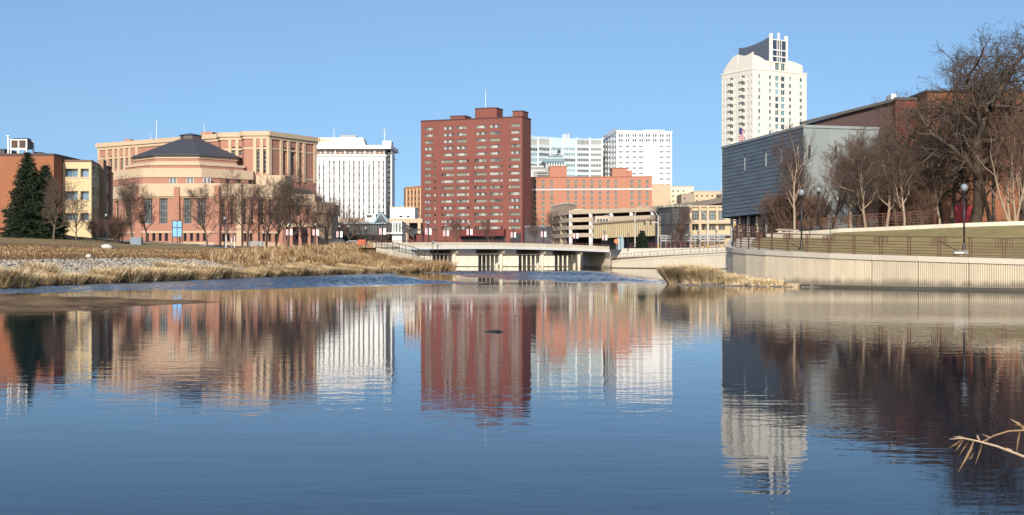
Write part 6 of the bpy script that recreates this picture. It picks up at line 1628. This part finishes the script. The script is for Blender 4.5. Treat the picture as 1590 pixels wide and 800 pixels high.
b.part('wall', c, M_concw); stick('rail', (x0,92.9,H(x0,93)+.62), (x1,85.4,H(x1,85.5)+.62), .06, .06, M_raild, b.root, b.o)
for f in (0.02,.33,.66,.98): a = Vector((x0,92.9)).lerp(Vector((x1,85.4)), f); z = H(a.x,a.y); stick('rail_post', (a.x,a.y,z-.05), (a.x,a.y,z+.62), .04, .04, M_raild, b.root, b.o)
# junction box at the foot of the near lamp
x = XP(1493,69.2); z = H(x,69.2)+.02; b = Bld('floodlight', 'small pale flood light on the ground at the foot of the nearest lamp', 'light', (x,69.2,z)); m = MB(); m.tube([(x-.42,69.2,z+.14),(x+.1,69.2,z+.14)], .09, 10); b.part('housing', m, F_white); m = MB(); m.tube([(x+.1,69.2,z+.14),(x+.34,69.2,z+.14)], .13, 10); b.part('head', m, F_grey); b.box('stand', (x-.1,69.14,z-.1),(x+.0,69.26,z+.06), F_grey)

# ---------------------------------------------------------------- dry reed stem leaning in at the lower right
Rd = Bld('dry_reed', 'dry tan reed stem with drooping leaves reaching in at the lower right', 'plant', (1.95,3.0,.35)); D = 3.0
M_reed = mat('reed_straw', (.32,.20,.10), .8, var=.25, scale=30, spec=.2); M_reedp = mat('reed_pale', (.42,.31,.21), .8, var=.2, scale=30)
def rp_(px, py, dd=0.0): return W(px, py, D+dd)
m = MB(); root = Vector((1.95,3.05,.3))
st_ = [root, Vector((1.80,3.04,.75)), Vector((1.55,3.02,1.08)), rp_(1640,735), rp_(1590,709), rp_(1548,693), rp_(1518,685), rp_(1496,680.5), rp_(1474,682)]
m.tube(st_, [.006,.005,.0045,.0036,.0032,.0028,.0024,.0018,.0006], 6); Rd.part('stem', m, M_reedp)
m = MB(); m.tube([rp_(1524,686.5),rp_(1545,676,.04),rp_(1566,669.5,.06),rp_(1592,668,.08),rp_(1640,676,.1),Vector((1.6,3.1,.9)),root+Vector((.02,.05,0))], [.0015,.0018,.002,.0024,.003,.004,.005], 6); Rd.part('side_stem', m, M_reed)
def leaf(pts, w, mm):
    b = MB(); L, Rr = [], []
    for i, p in enumerate(pts):
        f = i/(len(pts)-1); d = (pts[min(i+1,len(pts)-1)]-pts[max(i-1,0)]).normalized(); s = d.cross(Vector((.15,-1,.2))).normalized()*w*.48*math.sin(math.pi*(.12+.86*f))/2
        L.append(p-s); Rr.append(p+s)
    ridge = [p+Vector((0,-.003,.002)) for p in pts]
    for i in range(len(pts)-1): b.quad(L[i],L[i+1],ridge[i+1],ridge[i]); b.quad(ridge[i],ridge[i+1],Rr[i+1],Rr[i])
    Rd.part('leaf', b, mm)
leaf([rp_(1512,684),rp_(1508,697,-.02),rp_(1500,712,-.03),rp_(1487,735,-.04)], .014, M_reed)
leaf([rp_(1506,683),rp_(1498,694,.03),rp_(1488,710,.05)], .010, M_reed)
leaf([rp_(1494,682),rp_(1484,690,.02),rp_(1471,697,.03)], .010, M_reed)
leaf([rp_(1496,683),rp_(1490,692,-.02),rp_(1483,702,-.03)], .009, M_reed)
leaf([rp_(1525,687),rp_(1522,700,.03),rp_(1514,722,.05)], .011, M_reed)
leaf([rp_(1522,686),rp_(1518,678),rp_(1517,675.5)], .012, M_reedp); leaf([rp_(1530,688),rp_(1536,679),rp_(1525,675)], .010, M_reedp)
leaf([rp_(1500,681),rp_(1490,678.5),rp_(1480,679)], .010, M_reedp); leaf([rp_(1512,703,-.02),rp_(1508,711,-.03),rp_(1503,714,-.03)], .008, M_reed)
leaf([rp_(1592,668,.08),rp_(1582,658,.07),rp_(1568,651,.06)], .013, M_reedp); leaf([rp_(1595,664,.08),rp_(1586,661,.07),rp_(1576,660,.06)], .011, M_reed)
leaf([rp_(1584,668,.08),rp_(1581,684,.08),rp_(1578,705,.09)], .010, M_reed); leaf([rp_(1572,700),rp_(1566,698),rp_(1562,696)], .012, M_reedp)

# a dark snag just breaking the surface in mid river
x = XP(768,28.6); b = Bld('snag', 'small dark snag breaking the water surface in the middle of the river', 'snag', (x,28.6,0)); M_sn = mat('wet_dark_wood',(.03,.026,.022),.6)
m = MB(); m.tube([(x-.34,28.6,-.03),(x-.15,28.63,.012),(x+.08,28.58,.022),(x+.36,28.62,-.03)], [.012,.025,.028,.01], 6); b.part('branch', m, M_sn)
m = MB(); m.tube([(x+.02,28.58,.0),(x+.12,28.4,.028),(x+.22,28.2,-.03)], [.015,.018,.008], 6); b.part('twig', m, M_sn)
